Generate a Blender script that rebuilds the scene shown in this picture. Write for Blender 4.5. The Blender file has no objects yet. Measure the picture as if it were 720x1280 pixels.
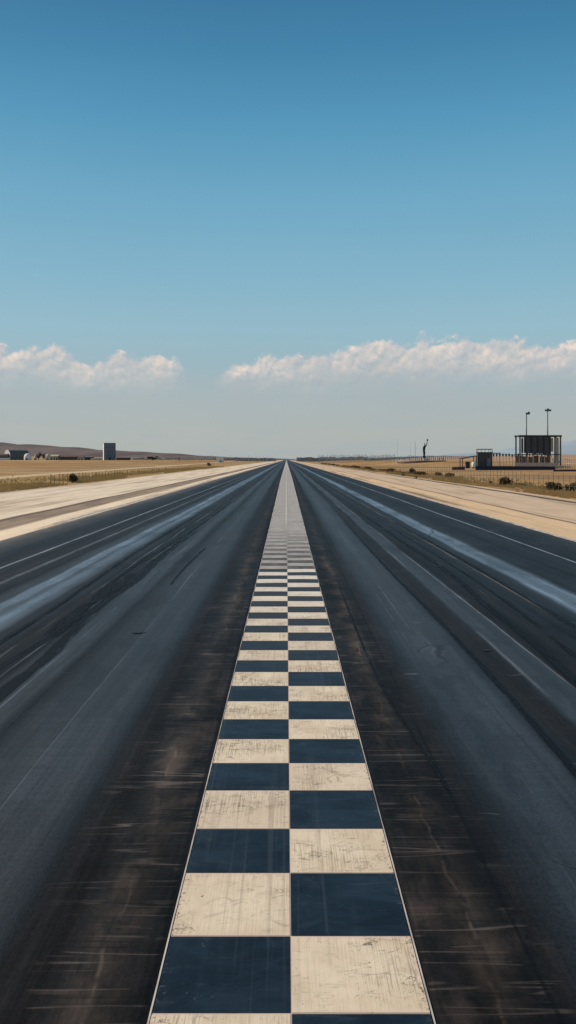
import bpy, bmesh, math, random
from mathutils import Vector, Matrix, noise as mnoise

random.seed(7)
S = bpy.context.scene
COL = S.collection
R = math.radians

# ------------------------------------------------------------------ camera
H_CAM = 2.5                       # eye height in metres
F = 1075.0                        # focal length in photo pixels (photo 720 x 1280)
VX, VY = 358.0, 574.5             # where level lines vanish
cam_d = bpy.data.cameras.new('camera')
cam = bpy.data.objects.new('camera', cam_d)
COL.objects.link(cam)
cam_d.sensor_fit = 'VERTICAL'
cam_d.sensor_height = 36
cam_d.sensor_width = 36 * 720 / 1280
cam_d.lens = 36 * F / 1280
cam_d.shift_y = (VY - 640) / 1280
cam_d.shift_x = (360 - VX) / 1280
cam_d.clip_start = 0.1
cam_d.clip_end = 30000
cam.location = (0, 0, H_CAM)
cam.rotation_euler = (R(90), 0, 0)
S.camera = cam
S.view_settings.view_transform = 'Standard'
S.view_settings.look = 'None'
S.view_settings.exposure = 0
S.view_settings.gamma = 1

XC = 0.0215                       # centre line of the runway
U = H_CAM                         # lateral unit used in the surface layout


# ------------------------------------------------------------------ node helper
class V:
    """A shader value with arithmetic."""
    def __init__(self, nt, s): self.nt, self.s = nt, s
    def _m(self, op, *a, clamp=False):
        n = self.nt.nodes.new('ShaderNodeMath'); n.operation = op; n.use_clamp = clamp
        for i, x in enumerate((self,) + a):
            if isinstance(x, V): self.nt.links.new(x.s, n.inputs[i])
            else: n.inputs[i].default_value = x
        return V(self.nt, n.outputs[0])
    def __add__(self, o): return self._m('ADD', o)
    __radd__ = __add__
    def __mul__(self, o): return self._m('MULTIPLY', o)
    __rmul__ = __mul__
    def __sub__(self, o): return self._m('SUBTRACT', o)
    def __rsub__(self, o): return (self * -1.0) + o
    def __truediv__(self, o): return self._m('DIVIDE', o)
    def abs(self): return self._m('ABSOLUTE')
    def pow(self, o): return self._m('POWER', o)
    def max(self, o): return self._m('MAXIMUM', o)
    def min(self, o): return self._m('MINIMUM', o)
    def clamp(self): return self._m('ADD', 0.0, clamp=True)
    def atan2(self, o): return self._m('ARCTAN2', o)
    def sqrt(self): return self._m('SQRT')
    def mod(self, o): return self._m('FLOORED_MODULO', o)
    def floor(self): return self._m('FLOOR')
    def ss(self, a, b):
        """smoothstep from a (0) to b (1); a > b gives the falling step"""
        inv = a > b
        if inv: a, b = b, a
        n = self.nt.nodes.new('ShaderNodeMapRange'); n.interpolation_type = 'SMOOTHSTEP'
        self.nt.links.new(self.s, n.inputs['Value'])
        n.inputs['From Min'].default_value = a; n.inputs['From Max'].default_value = b
        n.inputs['To Min'].default_value = 1.0 if inv else 0.0
        n.inputs['To Max'].default_value = 0.0 if inv else 1.0
        return V(self.nt, n.outputs[0])
    def band(self, c, w, soft):
        """1 within w/2 of c, falling over soft"""
        return (self - c).abs().ss(w / 2 + soft, max(w / 2 - soft * .2, 0.0))


class NT:
    def __init__(self, nt): self.nt = nt
    def new(self, t): return self.nt.nodes.new(t)
    def link(self, a, b): self.nt.links.new(a.s if isinstance(a, V) else a, b)
    def pos(self):
        g = self.new('ShaderNodeNewGeometry'); sx = self.new('ShaderNodeSeparateXYZ')
        self.link(g.outputs['Position'], sx.inputs[0])
        return [V(self.nt, o) for o in sx.outputs]
    def objpos(self):
        g = self.new('ShaderNodeTexCoord'); sx = self.new('ShaderNodeSeparateXYZ')
        self.link(g.outputs['Object'], sx.inputs[0])
        return [V(self.nt, o) for o in sx.outputs]
    def vec(self, x=0.0, y=0.0, z=0.0):
        c = self.new('ShaderNodeCombineXYZ')
        for i, a in enumerate((x, y, z)):
            if isinstance(a, V): self.link(a, c.inputs[i])
            else: c.inputs[i].default_value = a
        return c.outputs[0]
    def noise(self, x, y, z=0.0, detail=3.0, rough=0.55, dist=0.0):
        n = self.new('ShaderNodeTexNoise'); n.inputs['Scale'].default_value = 1.0
        n.inputs['Detail'].default_value = detail; n.inputs['Roughness'].default_value = rough
        n.inputs['Distortion'].default_value = dist
        self.link(self.vec(x, y, z), n.inputs['Vector'])
        return V(self.nt, n.outputs[0])
    def voro(self, x, y, z=0.0, feature='F1', smooth=0.5):
        n = self.new('ShaderNodeTexVoronoi'); n.feature = feature; n.inputs['Scale'].default_value = 1.0
        if feature == 'SMOOTH_F1': n.inputs['Smoothness'].default_value = smooth
        self.link(self.vec(x, y, z), n.inputs['Vector'])
        return V(self.nt, n.outputs['Distance'])
    def white(self, x, y=0.0):
        n = self.new('ShaderNodeTexWhiteNoise'); n.noise_dimensions = '2D'
        self.link(self.vec(x, y), n.inputs['Vector'])
        return V(self.nt, n.outputs['Value'])
    def mix(self, f, a, b):
        n = self.new('ShaderNodeMix'); n.data_type = 'RGBA'; n.clamp_factor = True
        if isinstance(f, V): self.link(f, n.inputs[0])
        else: n.inputs[0].default_value = f
        for x, i in ((a, 6), (b, 7)):
            if isinstance(x, (tuple, list)): n.inputs[i].default_value = (*x, 1.0)
            else: self.link(x, n.inputs[i])
        return n.outputs[2]
    def scale(self, col, f):
        n = self.new('ShaderNodeVectorMath'); n.operation = 'SCALE'
        if isinstance(col, (tuple, list)): n.inputs[0].default_value = col
        else: self.link(col, n.inputs[0])
        if isinstance(f, V): self.link(f, n.inputs['Scale'])
        else: n.inputs['Scale'].default_value = f
        return n.outputs[0]
    def ramp(self, f, stops, interp='LINEAR'):
        n = self.new('ShaderNodeValToRGB'); n.color_ramp.interpolation = interp
        e = n.color_ramp.elements
        while len(e) > 1: e.remove(e[-1])
        e[0].position = stops[0][0]; c = stops[0][1]
        e[0].color = (*c, 1) if isinstance(c, tuple) else (c, c, c, 1)
        for p, c in stops[1:]:
            k = e.new(p); k.color = (*c, 1) if isinstance(c, tuple) else (c, c, c, 1)
        self.link(f, n.inputs[0])
        return n.outputs[0]
    def rampv(self, f, stops, interp='LINEAR'):
        o = self.ramp(f, stops, interp)
        b = self.new('ShaderNodeRGBToBW'); self.link(o, b.inputs[0])
        return V(self.nt, b.outputs[0])
    def bump(self, h, strength, dist):
        n = self.new('ShaderNodeBump'); n.inputs['Strength'].default_value = strength
        n.inputs['Distance'].default_value = dist
        self.link(h, n.inputs['Height'])
        return n.outputs[0]


def lin(r, g, b):
    f = lambda c: c / 255 / 12.92 if c <= 10 else ((c / 255 + .055) / 1.055) ** 2.4
    return (f(r), f(g), f(b))


def new_mat(name):
    m = bpy.data.materials.new(name); m.use_nodes = True
    nt = m.node_tree; p = nt.nodes['Principled BSDF']
    return m, NT(nt), p


def simple(name, col, rough=0.7, var=0.25, sc=1.2, metal=0.0, spec=0.3, stretch=(1, 1, 1), bump=0.0):
    """weathered surface of one colour"""
    m, t, p = new_mat(name)
    x, y, z = t.objpos()
    n1 = t.noise(x * sc * stretch[0], y * sc * stretch[1], z * sc * stretch[2], 5, .6)
    n2 = t.noise(x * sc * 7, y * sc * 7, z * sc * 1.5, 3, .6)
    f = (n1 - .5) * (2.4 * var) + (n2 - .5) * var + 1.0
    t.link(t.scale(col, f), p.inputs['Base Color'])
    p.inputs['Roughness'].default_value = rough
    p.inputs['Metallic'].default_value = metal
    p.inputs['Specular IOR Level'].default_value = spec
    if bump: t.link(t.bump(n2, bump, .05), p.inputs['Normal'])
    return m


# ------------------------------------------------------------------ mesh helper
class MB:
    def __init__(self): self.v, self.f = [], []
    def quad(self, *p):
        b = len(self.v); self.v += [tuple(q) for q in p]; self.f.append(tuple(range(b, b + len(p)))); return self
    def box(self, x0, x1, y0, y1, z0, z1):
        b = len(self.v)
        self.v += [(x0, y0, z0), (x1, y0, z0), (x1, y1, z0), (x0, y1, z0), (x0, y0, z1), (x1, y0, z1), (x1, y1, z1), (x0, y1, z1)]
        for q in ((3, 2, 1, 0), (4, 5, 6, 7), (0, 1, 5, 4), (1, 2, 6, 5), (2, 3, 7, 6), (3, 0, 4, 7)):
            self.f.append(tuple(b + i for i in q))
        return self
    def prism(self, pts, y0, y1):
        """outline in x,z pushed from y0 to y1 (outline counter-clockwise seen from -y)"""
        b = len(self.v); n = len(pts)
        self.v += [(x, y0, z) for x, z in pts] + [(x, y1, z) for x, z in pts]
        self.f.append(tuple(b + i for i in range(n)))
        self.f.append(tuple(b + n + i for i in reversed(range(n))))
        for i in range(n):
            j = (i + 1) % n
            self.f.append((b + j, b + i, b + n + i, b + n + j))
        return self
    def tube(self, pts, radii, seg=8, caps=True):
        if not isinstance(radii, (list, tuple)): radii = [radii] * len(pts)
        pts = [Vector(p) for p in pts]; b = len(self.v); n = len(pts)
        for i, p in enumerate(pts):
            d = (pts[min(i + 1, n - 1)] - pts[max(i - 1, 0)]).normalized()
            a = d.orthogonal().normalized() if abs(d.z) < .9 else Vector((1, 0, 0))
            a = (a - d * a.dot(d)).normalized(); c = d.cross(a)
            for k in range(seg):
                t = 2 * math.pi * k / seg
                self.v.append(tuple(p + (a * math.cos(t) + c * math.sin(t)) * radii[i]))
        for i in range(n - 1):
            for k in range(seg):
                k2 = (k + 1) % seg
                self.f.append((b + i * seg + k, b + i * seg + k2, b + (i + 1) * seg + k2, b + (i + 1) * seg + k))
        if caps:
            self.f.append(tuple(b + k for k in reversed(range(seg))))
            self.f.append(tuple(b + (n - 1) * seg + k for k in range(seg)))
        return self
    def lathe(self, prof, seg=20, cx=0, cy=0):
        b = len(self.v); n = len(prof)
        for r, z in prof:
            for k in range(seg):
                t = 2 * math.pi * k / seg
                self.v.append((cx + r * math.cos(t), cy + r * math.sin(t), z))
        for i in range(n - 1):
            for k in range(seg):
                k2 = (k + 1) % seg
                self.f.append((b + i * seg + k, b + i * seg + k2, b + (i + 1) * seg + k2, b + (i + 1) * seg + k))
        return self
    def mesh(self, name, mat, smooth=False):
        me = bpy.data.meshes.new(name); me.from_pydata(self.v, [], self.f); me.update()
        for m in (mat if isinstance(mat, list) else [mat]): me.materials.append(m)
        if smooth: me.polygons.foreach_set('use_smooth', [True] * len(me.polygons))
        return me
    def build(self, name, mat, parent=None, smooth=False, bevel=0.0):
        o = bpy.data.objects.new(name, self.mesh(name, mat, smooth)); COL.objects.link(o)
        if parent: o.parent = parent
        if bevel:
            b = o.modifiers.new('edge', 'BEVEL'); b.width = bevel; b.segments = 2; b.limit_method = 'ANGLE'
        return o


def tag(o, label, cat, group=None):
    o['label'] = label; o['category'] = cat
    if group: o['group'] = group
    return o


def thing(name, label, cat, loc, rz=0.0, group=None):
    o = bpy.data.objects.new(name, None); COL.objects.link(o)
    o.empty_display_size = .3
    o.location = loc; o.rotation_euler.z = rz
    return tag(o, label, cat, group)


def setting(o, kind='structure'):
    o['kind'] = kind
    return o


def dup(root, loc, rz, label, sc=1.0, group=None):
    c = root.copy(); COL.objects.link(c)
    c.location = loc; c.rotation_euler = (0, 0, rz)
    c.scale = sc if isinstance(sc, tuple) else (sc, sc, sc)
    c['label'] = label
    if group: c['group'] = group
    for ch in root.children:
        k = ch.copy(); COL.objects.link(k); k.parent = c
        for g in ch.children:
            q = g.copy(); COL.objects.link(q); q.parent = k
    return c


# ------------------------------------------------------------------ terrain
def st(x, a, b):
    t = max(0.0, min(1.0, (x - a) / (b - a))); return t * t * (3 - 2 * t)


def terrain(x, y):
    h = 0.0
    if x < 0:
        h += 2.1 * st(-x, 50, 115) * st(y, 160, 480)
        h += 9 * st(-x, 150, 700) * st(y, 500, 2200)
    else:
        h += 1.6 * st(x, 36, 75) * st(y, 170, 420)
        h += 3.6 * st(x, 80, 150) * st(y, 190, 480)
        h += 6 * st(x, 120, 500) * st(y, 500, 2000)
    far = st(abs(x), 45, 120)
    if far > 0:
        h += far * .45 * (mnoise.noise(Vector((x * .012, y * .006, 3.1)))) * st(y, 100, 400)
    return h


def at(px, depth, dz=0.0):
    x = (px - VX) / F * depth
    return (x, depth, terrain(x, depth) + dz)


def zpx(py, depth):
    """height above sea level of a photo row at a depth"""
    return H_CAM + (VY - py) / F * depth


# ------------------------------------------------------------------ materials of the setting
def mat_ground():
    m, t, p = new_mat('dry_field')
    x, y, z = t.pos()
    big = t.noise(x * .016, y * .006, 1.0, 4, .6, .4)
    mid = t.noise(x * .09, y * .035, 2.0, 4, .65)
    fin = t.noise(x * 1.7, y * .5, 4.0, 4, .7)
    gold, tan, brown, pale = (.355, .19, .065), (.41, .245, .105), (.165, .09, .048), (.50, .345, .18)
    c = t.mix(big.ss(.38, .62), gold, tan)
    c = t.mix(mid.ss(.54, .68) * .8, c, brown)
    c = t.mix(t.noise(x * .012, y * .05, 8.0, 4, .6).ss(.50, .58) * .8, c, (.235, .14, .075))
    c = t.mix(t.noise(x * .014, y * .05, 14.0, 3, .6).ss(.54, .64) * .7, c, (.54, .375, .19))
    c = t.mix(mid.ss(.42, .28) * .6, c, pale)
    # olive grass beside the concrete pads
    gl = x.ss(-21.5, -23.5) * x.ss(-40, -31)
    c = t.mix(gl * (mid.ss(.25, .6) * .5 + .2), c, (.36, .245, .09))
    gr = x.ss(18.0, 19.5) * x.ss(30, 23)
    c = t.mix(gr * mid.ss(.42, .62) * .6, c, (.27, .18, .085))
    # pale track across the left field
    w = t.noise(0.0, y * .012, 7.0, 2) * 9.0 + y * -.032 - 40.5
    pth = (x - w).abs().ss(2.7, 1.5)
    c = t.mix(pth * (fin * .5 + .55), c, (.62, .47, .29))
    # brown ploughed belt further left, pinkish bare earth far right
    bl = (x + y * .22 + t.noise(x * .03, y * .01, 5.0, 2) * 30).ss(-30, -46) * y.ss(120, 150) * y.ss(265, 215)
    c = t.mix(bl * .7, c, (.24, .15, .085))
    br = x.ss(85, 110) * y.ss(200, 260)
    c = t.mix(br * .6, c, (.40, .27, .2))
    # distance haze painted into the colour as pinkish grey
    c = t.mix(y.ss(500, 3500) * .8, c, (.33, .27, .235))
    c = t.scale(c, (fin - .5) * .7 + 1.0)
    t.link(c, p.inputs['Base Color'])
    p.inputs['Roughness'].default_value = .95; p.inputs['Specular IOR Level'].default_value = .1
    t.link(t.bump(fin, .8, .25), p.inputs['Normal'])
    return m


def mat_pad():
    m, t, p = new_mat('sandy_concrete')
    x, y, z = t.pos()
    u = (x - XC) / U
    wob = (t.noise(0.0, y * .03, 1.0, 3) - .5) * .3 + (t.noise(0.0, y * .25, 2.0, 2) - .5) * .05
    uw = u + wob * u.abs() * .22
    n1 = t.noise(x * .16, y * .04, 3.0, 5, .6)
    n2 = t.noise(x * 1.3, y * .22, 5.0, 4, .65)
    n3 = t.noise(x * 9, y * 5, 6.0, 3, .6)
    right = u.ss(-.1, .1)
    # right-hand side: warm sand strip, joint, greyer slab
    cr = t.mix(uw.ss(4.35, 4.62), (.68, .465, .27), (.59, .425, .28))
    cr = t.mix(n1.ss(.52, .72) * .55, cr, (.36, .235, .145))
    cr = t.mix(uw.band(4.52, .05, .06) * n2.ss(.22, .45) * .85, cr, (.12, .075, .05))
    cr = t.mix(uw.band(3.78, .06, .16) * n1.ss(.44, .6) * .85, cr, (.11, .08, .06))
    cr = t.mix(uw.band(6.75, .20, .08) * n1.ss(.22, .38) * .9, cr, (.06, .04, .03))
    cr = t.mix(uw.band(5.55, .12, .25) * n1.ss(.53, .66) * .7, cr, (.19, .12, .08))
    # left-hand side: pale sand strip, brown gap, dark joint, pale slab
    cl = t.mix(uw.ss(-3.98, -4.1), (.80, .62, .43), (.31, .225, .155))
    cl = t.mix(n2.ss(.42, .6) * uw.band(-4.35, .45, .15) * .7, cl, (.17, .12, .085))
    cl = t.mix(uw.ss(-4.62, -4.72), cl, (.74, .585, .42))
    cl = t.mix(uw.band(-4.68, .11, .06) * .9, cl, (.10, .065, .045))
    cl = t.mix(uw.ss(-4.8, -6.2) * n1.ss(.50, .64) * .6, cl, (.36, .26, .175))
    st1 = t.noise(uw * 2.2, y * .035, 8.0, 4, .6)
    cl = t.mix(st1.ss(.52, .62) * .6, cl, (.36, .25, .165))
    cr = t.mix(st1.ss(.52, .63) * .55, cr, (.36, .235, .14))
    cl = t.mix(uw.ss(-8.0, -8.5) * n2.ss(.3, .6) * .7, cl, (.35, .27, .15))
    c = t.mix(right, cl, cr)
    c = t.scale(c, (n1 - .5) * .4 + (n2 - .5) * .45 + (n3 - .5) * .35 + 1.0)
    t.link(c, p.inputs['Base Color'])
    p.inputs['Roughness'].default_value = .9; p.inputs['Specular IOR Level'].default_value = .15
    t.link(t.bump(n3, .4, .02), p.inputs['Normal'])
    return m


def mat_asphalt():
    m, t, p = new_mat('rubbered_asphalt')
    x, y, z = t.pos()
    u0 = (x - XC) / U
    wob = (t.noise(0.0, y * .05, 1.0, 3) - .5) * .10 + (t.noise(0.0, y * .4, 8.0, 2) - .5) * .02
    u = u0 + (wob + (t.noise(u0 * 2.0, y * .012, 22.0, 2) - .5) * .09) * u0.abs().min(1.6)
    au = u.abs()
    # lane tone and painted sky sheen across the width, one ramp per side (value = diffuse reflectance x 10)
    W = 3.7
    right = [(.25, .075), (.33, .10), (.42, .085), (.50, .08), (.60, .19), (.70, .26), (.82, .25), (.90, .17), (.97, .09),
             (1.07, .085), (1.11, .23), (1.23, .26), (1.26, .10), (1.34, .075), (1.50, .11), (1.66, .11), (1.76, .13), (1.89, .15),
             (1.925, 1.35), (2.0, 1.15), (2.08, 1.6), (2.105, .8), (2.14, .14), (2.30, .12), (2.50, .10), (2.75, .13), (2.95, .10), (3.2, .12), (3.5, .15)]
    left = [(.25, .075), (.33, .10), (.42, .085), (.55, .08), (.66, .19), (.82, .23), (.94, .16), (1.04, .11), (1.13, .25), (1.24, .27),
            (1.30, .11), (1.42, .075), (1.53, .12), (1.66, .12), (1.71, .45), (1.80, 1.15), (1.85, .8), (1.88, .42), (1.91, 1.2), (1.98, 1.3),
            (2.01, .25), (2.15, .10), (2.30, .12), (2.45, .095), (2.6, .12), (2.8, .10), (3.0, .13), (3.3, .17), (3.5, .24), (3.6, .3)]
    vr = t.rampv(u / W, [(a / W, b) for a, b in right])
    vl = t.rampv(u / -W, [(a / W, b) for a, b in left])
    side = u0.ss(-.02, .02)
    val = vl * (1.0 - side) + vr * side
    polish = val.ss(.14, .6)
    tone = val + 0.0
    # streaks drawn out along the lane
    s1 = t.noise(u * 9, y * .018, 3.0, 4, .6)
    s2 = t.noise(u * 38, y * .05, 4.0, 4, .65)
    s3 = t.noise(u * 150, y * .10, 5.0, 2, .6)
    blot = t.noise(x * .5, y * .12, 6.0, 4, .6)
    grain = t.noise(x * 42, y * 24, 7.0, 4, .8)
    comb = t.noise(u * 1.6, y * 13.0, 21.0, 3, .65)
    # transverse ripples of rubber, spaced unevenly
    tr = t.noise(u * 2.2, y * 2.6, 9.0, 4, .6, .35)
    tr2 = t.noise(u * 5.0, y * 9.0, 10.0, 3, .6, .2)
    cool = t.mix(u0.abs().ss(.46, .62) * (1 - u0.abs().ss(2.9, 3.4) * .8), (1.15, 1.0, .94), (.80, 1.0, 1.2))
    brown = t.noise(u * 3.2, y * .012, 12.0, 2)
    cool = t.mix(val.ss(.125, .085) * (brown.ss(.3, .6) * .6 + .4), cool, (1.22, 1.0, .93))
    val = val * (((s1 - .5) * 1.5 + (s2 - .5) * 1.2 + (s3 - .5) * .6 + (blot - .5) * 1.1 + (grain - .5) * 2.6 + (comb - .5) * .8 * y.ss(26, 8) + 1.0).max(.25))
    cool = t.mix(tone.ss(.3, .7), cool, (.72, .98, 1.24))  # blue sky reflection on the bright bands, put into the colour
    col = t.scale(cool, val * .1)
    col = t.mix(u0.ss(-2.95, -3.55) * (blot * .8 + .25), col, (.105, .082, .062))
    col = t.mix((u0 + (blot - .5) * .25).ss(-3.42, -3.58) * .75, col, (.36, .285, .205))
    col = t.mix(u0.ss(3.2, 3.52) * blot.ss(.4, .65) * .5, col, (.09, .075, .06))
    # dusty ridge that wanders beside the chequered strip, with cross creases
    wan = (t.noise(side * 5.0, y * .35, 13.0, 4, .6) - .5) * .13 + (t.noise(side * 5.0, y * 2.2, 14.0, 3) - .5) * .05
    ridge = (au0 := u0.abs()) - (wan + .375)
    near = y.ss(34, 9)
    dust = ridge.abs().ss(.075, .0) * t.noise(u * 7, y * 1.1, 15.0, 4, .7).ss(.36, .68)
    col = t.mix(dust * (near * .6 + .4) * .8, col, (.088, .062, .044))
    thin = ridge.abs().ss(.007, .0) * t.noise(u * 2, y * 1.6, 16.0, 4, .65).ss(.46, .6)
    col = t.mix(thin * (near * .5 + .2) * .6, col, (.15, .112, .085))
    crz = au0.ss(.255, .275) * (au0 + (blot - .5) * .22).ss(.57, .40)
    crease_n = t.noise(u * .55, y * 4.2, 17.0, 2, .5)
    crease = (crease_n - .5).abs().ss(.016, .0) * t.noise(u * 4.2, y * 2.0, 18.0, 3).ss(.46, .54)
    col = t.mix(crease * crz * near * .7, col, (.115, .090, .075))
    crs2 = (t.noise(u * .8, y * 7.5, 67.0, 2, .5) - .5).abs().ss(.016, .0) * t.noise(u * 6.0, y * 3.0, 68.0, 3).ss(.50, .58)
    col = t.mix(crs2 * crz * near * .6, col, (.105, .083, .070))
    dcr = (crease_n - .44).abs().ss(.022, .0) * crz * near
    col = t.mix(dcr * .55, col, (.004, .004, .004))
    patch = t.noise(u * 4.0, y * 1.3, 19.0, 3, .5).ss(.46, .56)
    col = t.scale(col, 1.0 - patch * crz * .5)  # blocks of shade beside the strip, painted into the colour
    scum = t.noise(u * 5.0, y * 1.3, 29.0, 5, .65, .5).ss(.5, .72)
    col = t.mix(scum * crz * (near * .8 + .2) * .5, col, (.060, .043, .034))

    # thin pale lines and scuffs
    lw1 = t.noise(u0 * 2.3, y * .12, 30.0, 3) - .5
    lw2 = t.noise(u0 * 4.0, y * .9, 31.0, 2) - .5
    lmask = t.noise(u0 * 3.1, y * .16, 40.0, 4, .65)
    def line(col, c, w, amt, tint, k, left_side, patchy=(.3, .55), wobs=.02):
        a = u0 + lw1 * (wobs * 2) + lw2 * (wobs * .4)
        return t.mix(a.band(-c if left_side else c, w, w * .8) * lmask.ss(*patchy) * amt, col, tint)
    pale, blue = (.23, .22, .215), (.16, .185, .21)
    col = line(col, 1.245, .006, .55, pale, 1.0, False, (.36, .58))
    col = line(col, 1.10, .010, .35, pale, 2.0, False, (.45, .6))
    col = line(col, 1.70, .009, .55, (.19, .155, .125), 3.0, False, (.3, .5))
    col = line(col, 2.80, .018, .85, (.24, .255, .27), 4.0, False, (.1, .3))
    col = line(col, 2.135, .014, .7, (.03, .03, .03), 5.0, False, (.2, .4))
    col = line(col, .72, .004, .38, blue, 6.0, False, (.46, .6))
    col = line(col, .66, .003, .25, blue, 7.0, False, (.5, .62))
    col = line(col, 1.46, .006, .4, (.20, .20, .20), 8.0, False, (.58, .64), .01)
    col = line(col, 2.64, .020, .8, (.23, .235, .24), 9.0, True, (.1, .3))
    col = line(col, 2.31, .030, .45, (.15, .15, .155), 10.0, True, (.25, .45))
    col = line(col, 1.46, .009, .5, (.16, .185, .21), 11.0, True, (.42, .58), .06)
    col = line(col, 1.335, .008, .5, (.16, .185, .21), 12.0, True, (.42, .58), .06)
    col = line(col, 1.40, .040, .9, (.003, .004, .005), 13.0, True, (.30, .42), .09)
    col = line(col, 1.27, .055, .85, (.004, .005, .006), 13.5, True, (.36, .48), .13)
    col = line(col, 1.10, .020, .6, (.005, .005, .006), 13.7, True, (.42, .52), .10)
    col = line(col, 1.34, .040, .85, (.004, .005, .005), 14.0, False, (.36, .5), .07)
    col = line(col, 1.58, .026, .6, (.005, .005, .006), 14.5, False, (.40, .52), .07)
    col = line(col, 2.45, .03, .5, (.006, .006, .006), 14.7, False, (.4, .55), .05)
    col = line(col, 1.16, .007, .4, blue, 15.0, True, (.45, .62), .03)
    col = line(col, .83, .004, .32, blue, 16.0, True, (.48, .62))
    col = line(col, .48, .006, .7, (.003, .003, .003), 17.0, False, (.42, .5), .01)
    # construction joints across the lane and wandering hairline cracks
    jy = ((y + lw2 * .25 + side * 2.1) / 6.1).mod(1.0)
    joint = (jy - .5).abs().ss(.0042, .0012) * t.noise(u * 1.7, y * .05, 55.0, 3).ss(.44, .54) * u0.ss(.72, .80)
    col = t.mix(joint * .6, col, (.115, .12, .13))
    cw = t.noise(x * .9, y * .9, 56.0, 3) * .5
    vn = t.voro(x * .42 + cw, y * .16 + cw, 57.0, 'DISTANCE_TO_EDGE')
    crk = vn.ss(.008, .002) * t.noise(x * .35, y * .12, 58.0, 3).ss(.48, .58) * au0.ss(.6, .75)
    col = t.mix(crk * .8, col, (.004, .004, .005))
    crk2 = (vn - .012).abs().ss(.005, .0) * t.noise(x * .35, y * .12, 58.0, 3).ss(.50, .6) * au0.ss(.6, .75)
    col = t.mix(crk2 * .35, col, (.09, .092, .095))
    # flat worn patches with ragged ends
    ptc = t.noise(u * 2.6, y * .22, 59.0, 5, .7)
    col = t.scale(col, ptc.ss(.52, .56) * .35 + 1.0 - ptc.ss(.45, .40) * .35)
    # short cross scuffs far apart
    sc_n = t.noise(u * .9, y * 1.1, 50.0, 2, .5, .2)
    sc = (sc_n - .5).abs().ss(.006, .0) * t.noise(u * 3.0, y * .45, 51.0, 2).ss(.62, .68) * au0.ss(.5, .6)
    col = t.mix(sc * .5, col, (.13, .13, .135))
    spk = t.voro(x * 9, y * 5.0, 52.0)
    col = t.mix(spk.ss(.055, .03) * t.noise(x * .8, y * .5, 53.0, 2).ss(.5, .7) * .55, col, (.12, .115, .11))
    t.link(col, p.inputs['Base Color'])
    rgh = 0.62 - polish * .06 + (s2 - .5) * .2 + (blot - .5) * .12
    t.link(rgh, p.inputs['Roughness'])
    t.link((s1 - .5) * .22 + .10 + polish * .16 + tone.ss(.10, .22) * .26 + au0.ss(.5, .65) * .04, p.inputs['Specular IOR Level'])
    hgt = grain * .25 + tr * crz * 1.4 + tr2 * crz * .5 + crease * crz * .5 + s2 * .25
    t.link(t.bump(hgt, .55, .02), p.inputs['Normal'])
    return m


def uv_of(t):
    n = t.new('ShaderNodeUVMap'); s = t.new('ShaderNodeSeparateXYZ')
    t.link(n.outputs[0], s.inputs[0])
    return V(t.nt, s.outputs[0]), V(t.nt, s.outputs[1])


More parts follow.
